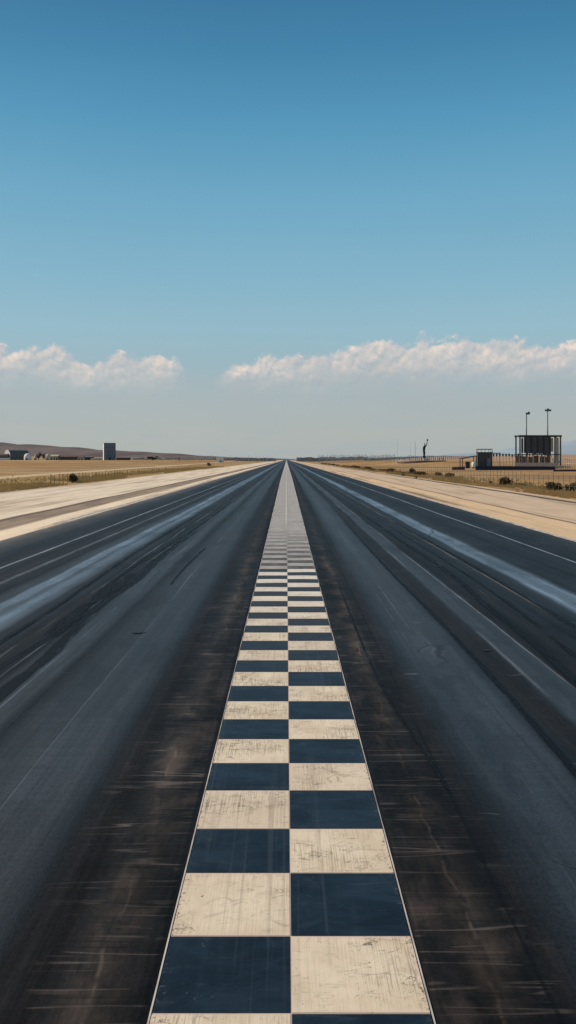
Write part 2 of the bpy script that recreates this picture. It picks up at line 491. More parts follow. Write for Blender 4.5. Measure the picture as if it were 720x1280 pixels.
def mat_cream():
    m, t, p = new_mat('cream_paint')
    cu, cv = uv_of(t); x, y, z = t.pos()
    fu, fv = cu.mod(1.0), cv.mod(1.0)
    idn = t.white(cu.floor(), cv.floor())
    n1 = t.noise(x * 3, y * 3, idn * 9, 5, .6)
    pin = t.noise(x * 150, y * 2.5, 2.0, 2, .6)              # fine tyre combing along the strip
    n2 = t.noise(x * 16, y * 16, 3.0, 4, .65, .5)
    c = t.mix(n1.ss(.3, .7), (.66, .52, .355), (.79, .645, .465))
    c = t.mix(idn.ss(.5, 1.0) * .35, c, (.60, .46, .345))
    dirty = t.noise(x * 1.9, y * 1.9, idn * 5 + 3.0, 3, .5).ss(.42, .66)
    c = t.mix(pin.ss(.47, .66) * (dirty * .55 + .14), c, (.22, .16, .105))
    mott = t.noise(x * 22, y * 9, idn * 7 + 1.0, 4, .7)
    c = t.mix(mott.ss(.50, .70) * (dirty * .45 + .14), c, (.30, .225, .155))
    c = t.mix(n2.ss(.56, .72) * dirty * .4, c, (.22, .165, .11))
    # cracked, lifted paint in broken short runs
    cr = (t.noise(x * 4.6, y * 13, idn * 4 + 5.0, 5, .6, .9) - .5).abs().ss(.02, .0)
    cr = cr * t.noise(x * 6, y * 9, idn * 3 + 6.0, 3).ss(.46, .54) * (dirty * .7 + .3)
    c = t.mix(cr * 1.0, c, (.06, .045, .035))
    cr2 = (t.noise(x * 9, y * 3.2, idn * 6 + 11.0, 4, .6, .5) - .5).abs().ss(.010, .0)
    c = t.mix(cr2 * t.noise(x * 5, y * 9, idn * 3 + 12.0, 3).ss(.55, .63) * dirty * .8, c, (.14, .10, .075))
    spot = t.voro(x * 11, y * 11, idn * 7).ss(.10, .05) * n1.ss(.5, .6)
    c = t.mix(spot * .75, c, (.16, .12, .09))
    # dark smears of rubber
    smr = (t.noise(x * 1.6 + y * .8, y * 2.2 - x * 1.2, idn * 8 + 7.0, 3, .5, .6) - .5).abs().ss(.03, .0)
    c = t.mix(smr * t.noise(x * 2.4, y * 2.4, idn * 8 + 8.0, 2).ss(.52, .64) * .4, c, (.13, .095, .065))
    chn = t.noise(x * 34, y * 26, 61.0, 4, .75)
    area = t.noise(x * 2.2, y * 1.1, 62.0, 3, .6)
    side_d = ((x - XC).abs() - .625).abs()
    chips = chn.ss(.635, .67) * area.ss(.44, .62) + chn.ss(.56, .60) * side_d.ss(.05, .0)
    lane = t.noise(x * 26, y * .22, 63.0, 3, .6).ss(.5, .68) * t.noise(x * 1.2, y * .3, 64.0, 2).ss(.4, .6)
    c = t.mix(lane * .30, c, (.15, .115, .085))
    e = (fu - .5).abs().max((fv - .5).abs())
    c = t.mix(e.ss(.455, .49) * .55, c, (.68, .50, .38))
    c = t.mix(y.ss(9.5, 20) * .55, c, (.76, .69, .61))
    c = t.mix(chips.clamp() * .85 * y.ss(22, 12), c, (.035, .032, .03))
    t.link(c, p.inputs['Base Color'])
    p.inputs['Roughness'].default_value = .7; p.inputs['Specular IOR Level'].default_value = .2
    t.link(t.bump(pin * .3 + n2 * .5 - cr * 1.0, .25, .006), p.inputs['Normal'])
    return m


def mat_navy():
    m, t, p = new_mat('navy_paint')
    cu, cv = uv_of(t); x, y, z = t.pos()
    idn = t.white(cu.floor(), cv.floor())
    n1 = t.noise(x * 2.5, y * 4, idn * 9, 4, .6, .6)
    n2 = t.noise(x * 3, y * 22, idn * 5, 4, .6, .8)
    pin = t.noise(x * 120, y * 2, 3.0, 2, .6)
    c = t.mix(n1.ss(.35, .7), (.0036, .0088, .015), (.011, .022, .034))
    c = t.mix(n2.ss(.56, .76) * n1.ss(.40, .6) * .55, c, (.05, .065, .085))
    c = t.mix(t.noise(x * 5, y * 5, idn * 4 + 3.0, 4, .6, .8).ss(.55, .75) * .35, c, (.035, .05, .068))
    c = t.mix(pin.ss(.55, .75) * n1.ss(.4, .7) * .3, c, (.03, .045, .065))
    chip = t.voro(x * 14, y * 14, idn * 7).ss(.06, .03) * n1.ss(.52, .6)
    c = t.mix(chip * .6, c, (.3, .26, .2))
    chn = t.noise(x * 34, y * 26, 61.0, 4, .75)
    area = t.noise(x * 2.2, y * 1.1, 62.0, 3, .6)
    side_d = ((x - XC).abs() - .625).abs()
    chips = chn.ss(.635, .67) * area.ss(.44, .62) + chn.ss(.56, .60) * side_d.ss(.05, .0)
    lane = t.noise(x * 26, y * .22, 63.0, 3, .6).ss(.5, .68) * t.noise(x * 1.2, y * .3, 64.0, 2).ss(.4, .6)
    c = t.mix(lane * .45, c, (.042, .05, .058))
    c = t.mix(chips.clamp() * .75, c, (.075, .078, .08))
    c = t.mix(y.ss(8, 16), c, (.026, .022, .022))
    t.link(c, p.inputs['Base Color'])
    t.link(.5 + (n2 - .5) * .25, p.inputs['Roughness'])
    p.inputs['Specular IOR Level'].default_value = .22
    t.link(t.bump(n2 + pin * .2, .2, .006), p.inputs['Normal'])
    return m


def mat_worn():
    m, t, p = new_mat('worn_strip_paint')
    x, y, z = t.pos()
    n1 = t.noise(x * 4, y * .8, 1.0, 4, .6)
    rows = t.noise(x * .5, y * 1.15, 2.0, 3, .6, .3)
    u = (x - XC) / U
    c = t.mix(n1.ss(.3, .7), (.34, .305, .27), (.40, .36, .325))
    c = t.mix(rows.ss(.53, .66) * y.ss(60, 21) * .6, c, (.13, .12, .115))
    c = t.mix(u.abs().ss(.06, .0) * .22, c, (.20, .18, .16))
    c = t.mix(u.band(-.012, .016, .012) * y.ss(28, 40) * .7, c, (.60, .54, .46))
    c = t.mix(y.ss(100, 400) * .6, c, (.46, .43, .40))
    t.link(c, p.inputs['Base Color'])
    p.inputs['Roughness'].default_value = .75; p.inputs['Specular IOR Level'].default_value = .2
    return m


def mat_faded():
    m, t, p = new_mat('faded_dark_paint')
    x, y, z = t.pos()
    n1 = t.noise(x * 5, y * 2, 1.0, 4, .6)
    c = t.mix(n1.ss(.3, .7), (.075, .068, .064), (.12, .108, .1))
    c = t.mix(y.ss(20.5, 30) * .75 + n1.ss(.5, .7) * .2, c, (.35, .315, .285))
    t.link(c, p.inputs['Base Color'])
    p.inputs['Roughness'].default_value = .75; p.inputs['Specular IOR Level'].default_value = .2
    return m


def mat_line():
    m, t, p = new_mat('pale_line_paint')
    x, y, z = t.pos()
    n = t.noise(x * 14, y * 1.2, 1.0, 4, .65)
    c = t.mix(n.ss(.35, .62), (.20, .18, .165), (.62, .54, .46))
    t.link(c, p.inputs['Base Color']); p.inputs['Roughness'].default_value = .8
    p.inputs['Specular IOR Level'].default_value = .15
    return m


# ------------------------------------------------------------------ setting
def sheet(name, rows, mat, z):
    """rows of (y, x_left, x_right): a flat strip"""
    mb = MB(); vs = []
    for y, a, b in rows:
        vs += [(a, y, z), (b, y, z)]
    mb.v = vs
    mb.f = [(2 * i, 2 * i + 1, 2 * i + 3, 2 * i + 2) for i in range(len(rows) - 1)]
    return setting(mb.build(name, mat))


def axis_steps(pts):
    out = []
    for (a, b, n) in pts:
        out += [a + (b - a) * i / n for i in range(n)]
    out.append(pts[-1][1]); return out


xs = axis_steps([(-6000, -1500, 8), (-1500, -400, 14), (-400, -130, 18), (-130, -45, 20), (-45, -26, 3), (-26, 26, 4), (26, 45, 4),
                 (45, 170, 30), (170, 400, 14), (400, 1500, 12), (1500, 6000, 8)])
ys = axis_steps([(-120, 60, 6), (60, 200, 16), (200, 520, 32), (520, 1200, 24), (1200, 3000, 18), (3000, 9000, 10)])
mb = MB()
mb.v = [(x, y, terrain(x, y)) for y in ys for x in xs]
nx = len(xs)
mb.f = [(j * nx + i, j * nx + i + 1, (j + 1) * nx + i + 1, (j + 1) * nx + i) for j in range(len(ys) - 1) for i in range(nx - 1)]
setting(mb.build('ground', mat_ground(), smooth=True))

PAD = mat_pad()
yy = [-60, 0, 30, 60, 90, 130, 180, 240, 320, 420, 560, 760, 1100, 1700, 2600, 4000]
def wobble(y, k, a): return a * mnoise.noise(Vector((k * 9.7, y * .021, k)))
yw = axis_steps([(-60, 0, 4), (0, 200, 60), (200, 500, 40), (500, 1200, 20), (1200, 4500, 12)])
sheet('pavement', [(y, -8.55 * U + wobble(y, 1, .7), -3.4 * U) for y in yw], PAD, .004).name = 'sandy_pavement'
sheet('pavement', [(y, 3.4 * U, 7.15 * U + wobble(y, 2, .4)) for y in yw], PAD, .004).name = 'sandy_pavement'
sheet('runway', [(y, -3.52 * U + wobble(y, 5, .16), 3.5 * U + wobble(y, 6, .06)) for y in yw], mat_asphalt(), .008)
LINE = mat_line()
sheet('edge_marking', [(y, 3.49 * U + wobble(y, 6, .06), 3.565 * U + wobble(y, 6, .06) + wobble(y * 4, 9, .05)) for y in yw], LINE, .012)
sheet('edge_marking', [(y, -3.66 * U + wobble(y, 5, .16) + wobble(y * 4, 11, .06), -3.57 * U + wobble(y, 5, .16)) for y in yw if y > 30], LINE, .012)

# tyre marks laid across the lanes
def mat_rubber():
    m, t, p = new_mat('tyre_rubber')
    cu, cv = uv_of(t); x, y, z = t.pos()
    edge = cv.ss(0.0, .25) * cv.ss(1.0, .75)
    ends = cu.ss(0.0, .08) * cu.ss(1.0, .80)
    n = t.noise(x * 9, y * .7, 1.0, 4, .65)
    grooves = t.noise(cv * 9.0, y * .05, 2.0, 2).ss(.35, .5)
    p.inputs['Base Color'].default_value = (.0045, .005, .006, 1)
    p.inputs['Roughness'].default_value = .6; p.inputs['Specular IOR Level'].default_value = .12
    t.link(edge * ends * n.ss(.30, .56) * (grooves * .5 + .5) * .92, p.inputs['Alpha'])
    return m


RUB = mat_rubber()
def skid(pts, w, seed, z):
    fine = []
    for i in range(len(pts) - 1):
        p0, p1, p2, p3 = [Vector(pts[max(0, min(len(pts) - 1, i + k))]) for k in (-1, 0, 1, 2)]
        for q_ in range(12):
            f = q_ / 12
            fine.append(.5 * ((2 * p1) + (p2 - p0) * f + (2 * p0 - 5 * p1 + 4 * p2 - p3) * f * f + (3 * p1 - p0 - 3 * p2 + p3) * f ** 3))
    fine.append(Vector(pts[-1])); n = len(fine)
    m_ = MB(); uv = []
    for i, c in enumerate(fine):
        ww = w * (1 + .35 * mnoise.noise(Vector((i * .21, seed, 0)))) * .5
        m_.v += [(c.x - ww, c.y, z), (c.x + ww, c.y, z)]
    m_.f = [(2 * i, 2 * i + 1, 2 * i + 3, 2 * i + 2) for i in range(n - 1)]
    for i in range(n - 1):
        a, b = i / (n - 1), (i + 1) / (n - 1); uv += [(a, 0), (a, 1), (b, 1), (b, 0)]
    me = m_.mesh('tyre_mark', RUB)
    l = me.uv_layers.new(name='UVMap'); l.data.foreach_set('uv', [k_ for q_ in uv for k_ in q_])
    o = bpy.data.objects.new('tyre_mark', me); COL.objects.link(o); return setting(o)


for i, (pts, w) in enumerate([
    ([(-3.60, 7.0), (-3.44, 10.3), (-3.26, 13.1), (-3.48, 15.8), (-3.56, 20), (-3.40, 25.5), (-3.25, 36), (-3.2, 60)], .15),
    ([(-2.9, 7.0), (-3.03, 9.1), (-3.02, 10.9), (-3.18, 14.7), (-3.10, 18), (-3.22, 23), (-3.1, 34)], .22),
    ([(-3.32, 12.0), (-3.42, 14.6), (-3.30, 17.5), (-3.38, 19)], .28),
    ([(3.1, 7.5), (3.23, 9.6), (3.36, 11.9), (3.40, 14.5), (3.58, 19.1), (3.5, 28), (3.45, 50)], .16),
    ([(3.62, 8.6), (3.66, 11), (3.85, 15), (3.9, 21), (3.8, 34)], .10),
    ([(1.22, 6.4), (1.17, 7.3), (1.06, 9.1), (1.02, 12), (1.06, 19)], .045),
    ([(-2.3, 17.0), (-2.34, 20), (-2.28, 25)], .07),
    ([(2.25, 5.5), (2.32, 8), (2.36, 13), (2.3, 22), (2.36, 44)], .10),
    ([(4.5, 8), (4.3, 13), (4.36, 22), (4.2, 40)], .14),
    ([(-4.0, 8), (-3.9, 14), (-4.05, 24), (-3.95, 45)], .12)]):
    skid(pts, w, i * 3.7, .0105 + .0008 * i)
def gouge(x, y, w, l, seed):
    rnd_ = random.Random(seed); pts = []
    for k_ in range(14):
        a = 6.283 * k_ / 14; r = rnd_.uniform(.55, 1.1)
        pts.append((x + math.cos(a) * w * r + math.sin(a) * l * .3, y + math.sin(a) * l * r, .0205))
    m_ = MB(); m_.quad(*pts); o = m_.build('tar_patch', simple('tar', (.004, .004, .0045), .5, .3, 4.0)); return setting(o)
gouge(-2.13, 12.35, .11, .07, 1); gouge(2.62, 11.2, .06, .05, 4)

# chequered strip down the middle
HALF = .25 * U
# row edges in metres ahead of the camera: hand-painted rows, so their lengths vary a little
bounds = [H_CAM * F / (v - VY) for v in (1381, 1270, 1173, 1093.7, 1038.2, 990, 955.7, 925.5, 900.7, 878, 858.8, 841.2, 826.7, 813.8, 802.2, 791.7, 783)]
q = bounds[-1] / (F * H_CAM)
while q < 1 / 92.0:
    q += .0002075
    bounds.append(F * H_CAM * q)
cells = MB(); uvs = []; mids = []
for i in range(6):
    bounds.insert(0, bounds[0] - F * H_CAM * .000233)
i0 = 7                                                   # row that starts at the lower picture edge
LW = .009                                                # painted joints
for r in range(len(bounds) - 1):
    a, b = bounds[r], bounds[r + 1]
    for c in (0, 1):
        xa, xb = (XC - HALF, XC - LW * .35) if c == 0 else (XC + LW * .35, XC + HALF)
        dark = (r - i0 + c) % 2 == 0
        ww = lambda yv, kk: (.05 * mnoise.noise(Vector((kk * 2.1, yv * 1.3, 4.0))) if yv > 13 else 0) * min(1, (yv - 13) / 6)
        n = 6
        for s in range(n):
            f0, f1 = s / n, (s + 1) / n
            x0, x1 = xa + (xb - xa) * f0, xa + (xb - xa) * f1
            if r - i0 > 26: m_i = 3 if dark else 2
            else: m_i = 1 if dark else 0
            g = LW * .5
            cells.quad((x0, a + g + ww(a, x0), .012), (x1, a + g + ww(a, x1), .012), (x1, b - g + ww(b, x1), .012), (x0, b - g + ww(b, x0), .012))
            uvs += [(c + f0, r), (c + f1, r), (c + f1, r + .999), (c + f0, r + .999)]
            mids.append(m_i)
y_end = bounds[-1]
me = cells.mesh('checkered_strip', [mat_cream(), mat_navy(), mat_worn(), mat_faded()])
ul = me.uv_layers.new(name='UVMap')
ul.data.foreach_set('uv', [t for p in uvs for t in p])
me.polygons.foreach_set('material_index', mids)
o = bpy.data.objects.new('checkered_strip', me); COL.objects.link(o); setting(o)
# paint layer under the squares shows as the pale joints between them
JOINT = simple('joint_paint', (.50, .37, .30), .8, .3, 2.0)
sheet('strip_underpaint', [(y, XC - HALF, XC + HALF) for y in (-8, 0, 5, 10, 20, y_end)], JOINT, .010)
worn = bpy.data.materials['worn_strip_paint']
yfar = [y_end, 33, 45, 70, 110, 180, 300, 600, 1200, 2500, 4500]
sheet('worn_strip', [(y, XC - HALF, XC + HALF) for y in yfar], worn, .012)
ysl = axis_steps([(-8, 30, 60), (30, 120, 40), (120, 500, 20), (500, 4500, 14)])
for sgn in (-1, 1):
    wl = .008
    rows = []
    for y in ysl:
        e = XC + sgn * (HALF + .004); w = wl + max(0, (y - 20)) * .0012
        w = min(w, .12)
        jig = .003 * mnoise.noise(Vector((sgn, y * 2.2, 0)))
        rows.append((y, e + jig, e + w + jig) if sgn > 0 else (y, e - w + jig, e + jig))
    sheet('strip_border', rows, LINE, .013 + .001)

# far-off hills, aerial haze painted into their diffuse colours
def ridge(name, prof, depth, thick, mat, seed, left_ext=-2600, right_ext=3000):
    """a ridge whose crest passes through (photo column, photo row) pairs at a depth"""
    pts = [((px - VX) / F * depth, zpx(py, depth)) for px, py in prof]
    mbk = MB(); n = 140; m_ = 12
    xa, xb = pts[0][0], pts[-1][0]
    def crest(x):
        for (x0, z0), (x1, z1) in zip(pts, pts[1:]):
            if x0 <= x <= x1:
                t_ = (x - x0) / (x1 - x0); return z0 + (z1 - z0) * (t_ * t_ * (3 - 2 * t_))
        return pts[0][1] if x < xa else pts[-1][1]
    for j in range(m_):
        d = j / (m_ - 1); prof_h = math.sin(min(d / .55, 1) * math.pi / 2) if d < .55 else math.cos((d - .55) / .45 * math.pi / 2)
        for i in range(n):
            x = xa + (xb - xa) * i / (n - 1)
            y = depth - thick * .55 + d * thick
            z = crest(x * (y / depth) if False else x) * prof_h
            z += prof_h * (z * .10) * mnoise.fractal(Vector((x * .004, y * .004, seed)), 1, 2, 4) - 12 * (1 - prof_h)
            mbk.v.append((x * (1 + (y - depth) / depth * .0), y, z))
    mbk.f = [(j * n + i, j * n + i + 1, (j + 1) * n + i + 1, (j + 1) * n + i) for j in range(m_ - 1) for i in range(n - 1)]
    return setting(mbk.build(name, mat, smooth=True))


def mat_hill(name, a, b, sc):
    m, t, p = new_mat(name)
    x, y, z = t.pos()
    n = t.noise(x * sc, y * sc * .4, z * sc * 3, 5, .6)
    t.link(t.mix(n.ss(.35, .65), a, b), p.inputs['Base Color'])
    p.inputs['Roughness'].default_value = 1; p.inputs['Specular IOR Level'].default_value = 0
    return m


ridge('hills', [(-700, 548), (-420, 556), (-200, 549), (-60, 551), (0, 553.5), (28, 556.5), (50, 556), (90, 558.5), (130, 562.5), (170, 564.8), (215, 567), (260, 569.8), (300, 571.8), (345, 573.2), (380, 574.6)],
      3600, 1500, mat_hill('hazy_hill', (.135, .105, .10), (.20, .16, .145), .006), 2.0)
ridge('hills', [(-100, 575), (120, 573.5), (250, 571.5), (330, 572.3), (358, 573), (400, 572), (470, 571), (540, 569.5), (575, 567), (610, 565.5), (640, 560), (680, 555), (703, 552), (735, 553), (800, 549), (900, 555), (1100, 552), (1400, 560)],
      6500, 2200, mat_hill('haze_blue_hill', (.30, .36, .40), (.34, .395, .43), .004), 5.0)

# ------------------------------------------------------------------ foliage
def mat_leaf(name, a, b):
    m, t, p = new_mat(name)
    x, y, z = t.objpos()
    n = t.noise(x * 3, y * 3, z * 3, 4, .7)
    t.link(t.mix(n.ss(.3, .7), a, b), p.inputs['Base Color'])
    p.inputs['Roughness'].default_value = .9; p.inputs['Specular IOR Level'].default_value = .1
    return m


LEAF_DARK = mat_leaf('scrub_leaf', (.030, .026, .014), (.085, .062, .034))
LEAF_OLIVE = mat_leaf('olive_leaf', (.045, .044, .018), (.105, .09, .04))
LEAF_BROWN = mat_leaf('dry_leaf', (.09, .055, .03), (.17, .11, .06))
TWIG = simple('twig_bark', (.08, .055, .035), .9)
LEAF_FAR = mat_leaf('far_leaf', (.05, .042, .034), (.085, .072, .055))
TREELINE = mat_leaf('treeline_leaf', (.19, .205, .225), (.26, .28, .30))  # blue grey of distance haze mixed into the leaf colour


def leaf_cloud(lobes, n, size, rnd):
    """small leaf faces through several lobes (cx,cy,cz,rx,ry,rz)"""
    mbk = MB()
    tot = sum(l[3] * l[5] for l in lobes)
    for (cx, cy, cz, rx, ry, rz) in lobes:
        for _ in range(int(n * rx * rz / tot)):
            while True:
                d = Vector((rnd.uniform(-1, 1), rnd.uniform(-1, 1), rnd.uniform(-1, 1)))
                if .05 < d.length < 1: break
            d = d.normalized() * (d.length ** .45) * rnd.uniform(.82, 1.12)
            c = Vector((cx + d.x * rx, cy + d.y * ry, cz + d.z * rz))
            if c.z < .02: c.z = rnd.uniform(.02, .1)
            a = Vector((rnd.uniform(-1, 1), rnd.uniform(-1, 1), rnd.uniform(-.6, 1))).normalized() * size * rnd.uniform(.6, 1.5)
            b = a.cross(Vector((rnd.uniform(-1, 1), rnd.uniform(-1, 1), rnd.uniform(-1, 1)))).normalized() * size * rnd.uniform(.3, .7)
            mbk.quad(c - a, c + b, c + a, c - b)
    return mbk


def make_bush(name, label, mat, seed, w=1.0, hh=.8, n=1100, group=None):
    rnd = random.Random(seed)
    t = thing(name, label, 'bush', (0, 0, 0), 0, group)
    lobes = [(0, 0, hh * .45, w * .42, w * .42, hh * .45)]
    for k in range(6):
        a = k * 1.05 + rnd.uniform(-.3, .3); r = w * rnd.uniform(.2, .36)
        s = rnd.uniform(.16, .3)
        lobes.append((math.cos(a) * r, math.sin(a) * r, hh * rnd.uniform(.25, .75), w * s, w * s, hh * s))
    leaf_cloud(lobes, n, .05 * w, rnd).build('foliage', mat, t)
    st_ = MB()
    for k in range(9):
        a = rnd.uniform(0, 6.28); r = w * rnd.uniform(.15, .42)
        st_.tube([(0, 0, -.05), (math.cos(a) * r * .4, math.sin(a) * r * .4, hh * .4), (math.cos(a) * r, math.sin(a) * r, hh * rnd.uniform(.7, 1.03))], [.03 * w, .02 * w, .006 * w], 5)
    st_.build('stem', TWIG, t)
    return t


def make_tree(name, label, mat, seed, w, hh, n=900, group=None, trunk_h=.35):
    rnd = random.Random(seed)
    t = thing(name, label, 'tree', (0, 0, 0), 0, group)
    tr = MB()
    tr.tube([(0, 0, -.3), (.03 * w, 0, hh * trunk_h), (.0, .02 * w, hh * .75)], [.06 * w, .045 * w, .015 * w], 8)
    lobes = []
    for k in range(9):
        a = k * .75 + rnd.uniform(-.3, .3); r = w * rnd.uniform(.12, .34); z = hh * rnd.uniform(trunk_h + .02, .86)
        s = rnd.uniform(.14, .24)
        lobes.append((math.cos(a) * r, math.sin(a) * r, z, w * s, w * s, hh * s * .75))
        tr.tube([(.02 * w, 0, hh * trunk_h * rnd.uniform(.8, 1.1)), (math.cos(a) * r * .9, math.sin(a) * r * .9, z)], [.028 * w, .008 * w], 5)
    tr.build('trunk', TWIG, t)
    leaf_cloud(lobes, n, .045 * w, rnd).build('crown', mat, t)
    return t


# bushes on the right, along the edge of the slab
b_round = make_bush('bush', 'large round dark brown bush beside the right pavement, biggest of the row', LEAF_DARK, 1, 1.25, 1.0)
b_round.location = at(631, 80)
bl_ = make_bush('bush', 'wide low dark green bush near the right picture edge, in front of the fence', LEAF_OLIVE, 2, 1.5, .72, 1200)
bl_.location = at(693.5, 69)
b3 = dup(b_round, at(709.5, 68.5), 1.3, 'small upright dark bush between two wider bushes at the right edge', (.36, .36, .62))
b4 = dup(bl_, at(718.5, 67.5), 2.4, 'dark green bush cut off by the right picture edge', (.75, .8, 1.05))
dup(bl_, at(651, 80), .7, 'flat olive shrub just right of the large round bush', (.85, .8, .45))
dup(b_round, at(613.5, 84), 2.0, 'small olive tuft of a bush left of the large round bush', (.33, .33, .5))
LOWG = 'low brown bushes along the far right pavement edge'
LOWL = 'low brown dry bush in the line along the far right pavement edge'
b_low = make_bush('low_bush', LOWL, LEAF_BROWN, 3, 1.5, .8, 700, LOWG)
b_low.location = at(562, 118)
dup(b_round, at(515, 149), .4, 'dark rounded bush beside a pale clump, left end of the right-hand shrubs', (1.0, 1.0, 1.15))
dup(b_round, at(548, 127), 2.4, 'dark low bush on the pavement edge, below the monument', (.95, .95, .75))
rnd = random.Random(5)
d = 132.0
while d < 520:
    x = 20.4 + rnd.uniform(-.5, .6)
    s = rnd.uniform(.7, 1.2)
    dup(b_low, (x, d, terrain(x, d)), rnd.uniform(0, 6), LOWL, (s * 1.2, s * 1.2, s * rnd.uniform(.6, .95)), LOWG)
    d *= rnd.uniform(1.025, 1.06)
tuft = make_bush('weed', 'small dry weed sprouting alone on the right sandy pavement', LEAF_OLIVE, 8, .8, .6, 160)
tuft.location = at(504, 128, .004)
dup(tuft, at(520, 111, .004), 1.0, 'small flat brown weed at the white edge line, right of the runway', (.9, .9, .7))
# bushes on the left
bL = dup(b_round, at(91, 93), .9, 'dark round bush at the near end of the left post fence', (.85, .85, 1.12))
dup(b_round, at(261, 330), 2.2, 'lone dark bush in the brown field left of the runway', (1.25, 1.25, 1.5))

# dry grass tufts along both edges, uncountable
def mat_grass():
    m, t, p = new_mat('dry_grass_blades')
    x, y, z = t.pos()
    n = t.noise(x * .25, y * .08, 1.0, 3); n2 = t.noise(x * 6, y * 6, 2.0, 2)
    c = t.mix(n.ss(.35, .65), (.74, .49, .20), (.56, .38, .14))
    c = t.mix(n2.ss(.4, .7) * .6, c, (.66, .47, .25))
    t.link(c, p.inputs['Base Color']); p.inputs['Roughness'].default_value = .95
    p.inputs['Specular IOR Level'].default_value = .05
    return m


g = MB(); rnd = random.Random(11)
def tuft_at(x, y, hgt):
    z = terrain(x, y)
    for _ in range(5):
        a = rnd.uniform(0, 6.28); l = hgt * rnd.uniform(.5, 1.2); w = hgt * .12
        ox, oy = rnd.uniform(-.12, .12), rnd.uniform(-.12, .12)
        dx, dy = math.cos(a) * l * .35, math.sin(a) * l * .35
        g.quad((x + ox - w, y + oy, z - .02), (x + ox + w, y + oy, z - .02), (x + ox + dx, y + oy + dy, z + l))
for _ in range(4200):
    y = 55 * (6 ** rnd.random())
    x = 18.0 + abs(rnd.gauss(0, 1)) * 3.2
    if mnoise.noise(Vector((x * .25, y * .08, 0))) > -.15: tuft_at(x, y, rnd.uniform(.15, .42))
for _ in range(5000):
    y = 60 * (5 ** rnd.random())
    x = -21.6 - abs(rnd.gauss(0, 1)) * 4.5
    if mnoise.noise(Vector((x * .2, y * .07, 5))) > -.2: tuft_at(x, y, rnd.uniform(.15, .42))
setting(g.build('dry_grass', mat_grass()), 'stuff')

# ------------------------------------------------------------------ materials for built things
STEEL = simple('dark_steel', (.035, .038, .042), .55, .3, .8, .3)
POLE = simple('grey_steel', (.10, .105, .11), .5, .25, .8, .4)
CLAD = simple('charcoal_cladding', (.070, .066, .060), .6, .4, .5, stretch=(3, 3, .3))
NAVYW = simple('navy_painted_wall', (.022, .028, .045), .6, .35, .6)
SLATE = simple('slate_panel', (.15, .18, .205), .6, .2, .25, stretch=(3, 3, .4))
WHITE = simple('chalk_white', (.72, .69, .62), .7, .15, .6)
CREAM = simple('cream_render', (.58, .48, .36), .8, .2, .5)
BEIGE = simple('beige_board', (.50, .41, .31), .8, .3, .6)
CONC = simple('bare_concrete', (.42, .36, .31), .85, .25, .5)
PINKW = simple('pinkish_low_wall', (.46, .36, .30), .85, .25, .5)
MAROON = simple('maroon_plinth', (.10, .055, .05), .8, .3, .6)
SHEDW = simple('dark_shed_wall', (.11, .072, .058), .85, .35, .5)
ROOFG = simple('grey_roof_sheet', (.15, .145, .145), .6, .25, .4)
GREENG = simple('hangar_side', (.135, .135, .12), .7, .2, .3, stretch=(4, 1, .3))
TIMBER = simple('grey_timber', (.21, .155, .10), .9, .4, 2.0)
PALEP = simple('pale_post', (.40, .32, .24), .85, .25, 1.0)
BRONZE = simple('dark_bronze', (.018, .022, .022), .5, .4, .8, .5)
FARPOST = simple('hazy_blue_grey_post', (.17, .19, .215), .9, .25, .4)  # lightened so the colour carries the haze over the far posts
GLASS = simple('dark_glass', (.02, .025, .03), .15, .1, .3, spec=.6)
WIRE = simple('wire', (.14, .12, .10), .6, .2, 1.0, .5)
LAMP = simple('lamp_housing', (.06, .062, .065), .5, .2, 1.0, .3)

# ------------------------------------------------------------------ post fences
def post_fence(name, label, pts_y, xf, hgt, pmat, wmat, wires, rpost, seed, cap=None):
    rnd = random.Random(seed)
    t = thing(name, label, 'fence', (0, 0, 0))
    pts = []
    for y in pts_y:
        x = xf(y); pts.append((x, y, terrain(x, y)))
    c = Vector(pts[0]); t.location = c
    for p in pts:
        h_ = hgt * rnd.uniform(.9, 1.08); q = Vector(p) - c
        lean = rnd.uniform(-.05, .05)
        MB().tube([q + Vector((0, 0, -.2)), q + Vector((lean, 0, h_))], [rpost, rpost * .85], 6).build('post', pmat, t)
    for w in wires:
        MB().tube([Vector(p) - c + Vector((0, 0, hgt * w)) for p in pts], .012 if rpost < .1 else .05, 4).build('wire' if rpost < .1 else 'rail', wmat, t)
    return t


ysr = []
y = 56.0
while len(ysr) < 96 and y < 330:
    ysr.append(y); y += 1.15 + (y - 56) * .011
post_fence('wire_fence', 'thin wooden post fence behind the bushes, right of the runway', ysr, lambda y: 21.6 + .2 * math.sin(y * .05), 1.35, TIMBER, WIRE, (.35, .65, .92), .024, 1)
ysl_ = []
y = 86.0
while len(ysl_) < 80 and y < 400:
    ysl_.append(y); y += 1.7 + (y - 86) * .012
post_fence('wire_fence', 'low dark wooden post fence along the field, left of the runway', ysl_, lambda y: -23.6 - (y - 86) * .012, 1.0, TIMBER, WIRE, (.45, .9), .036, 2)


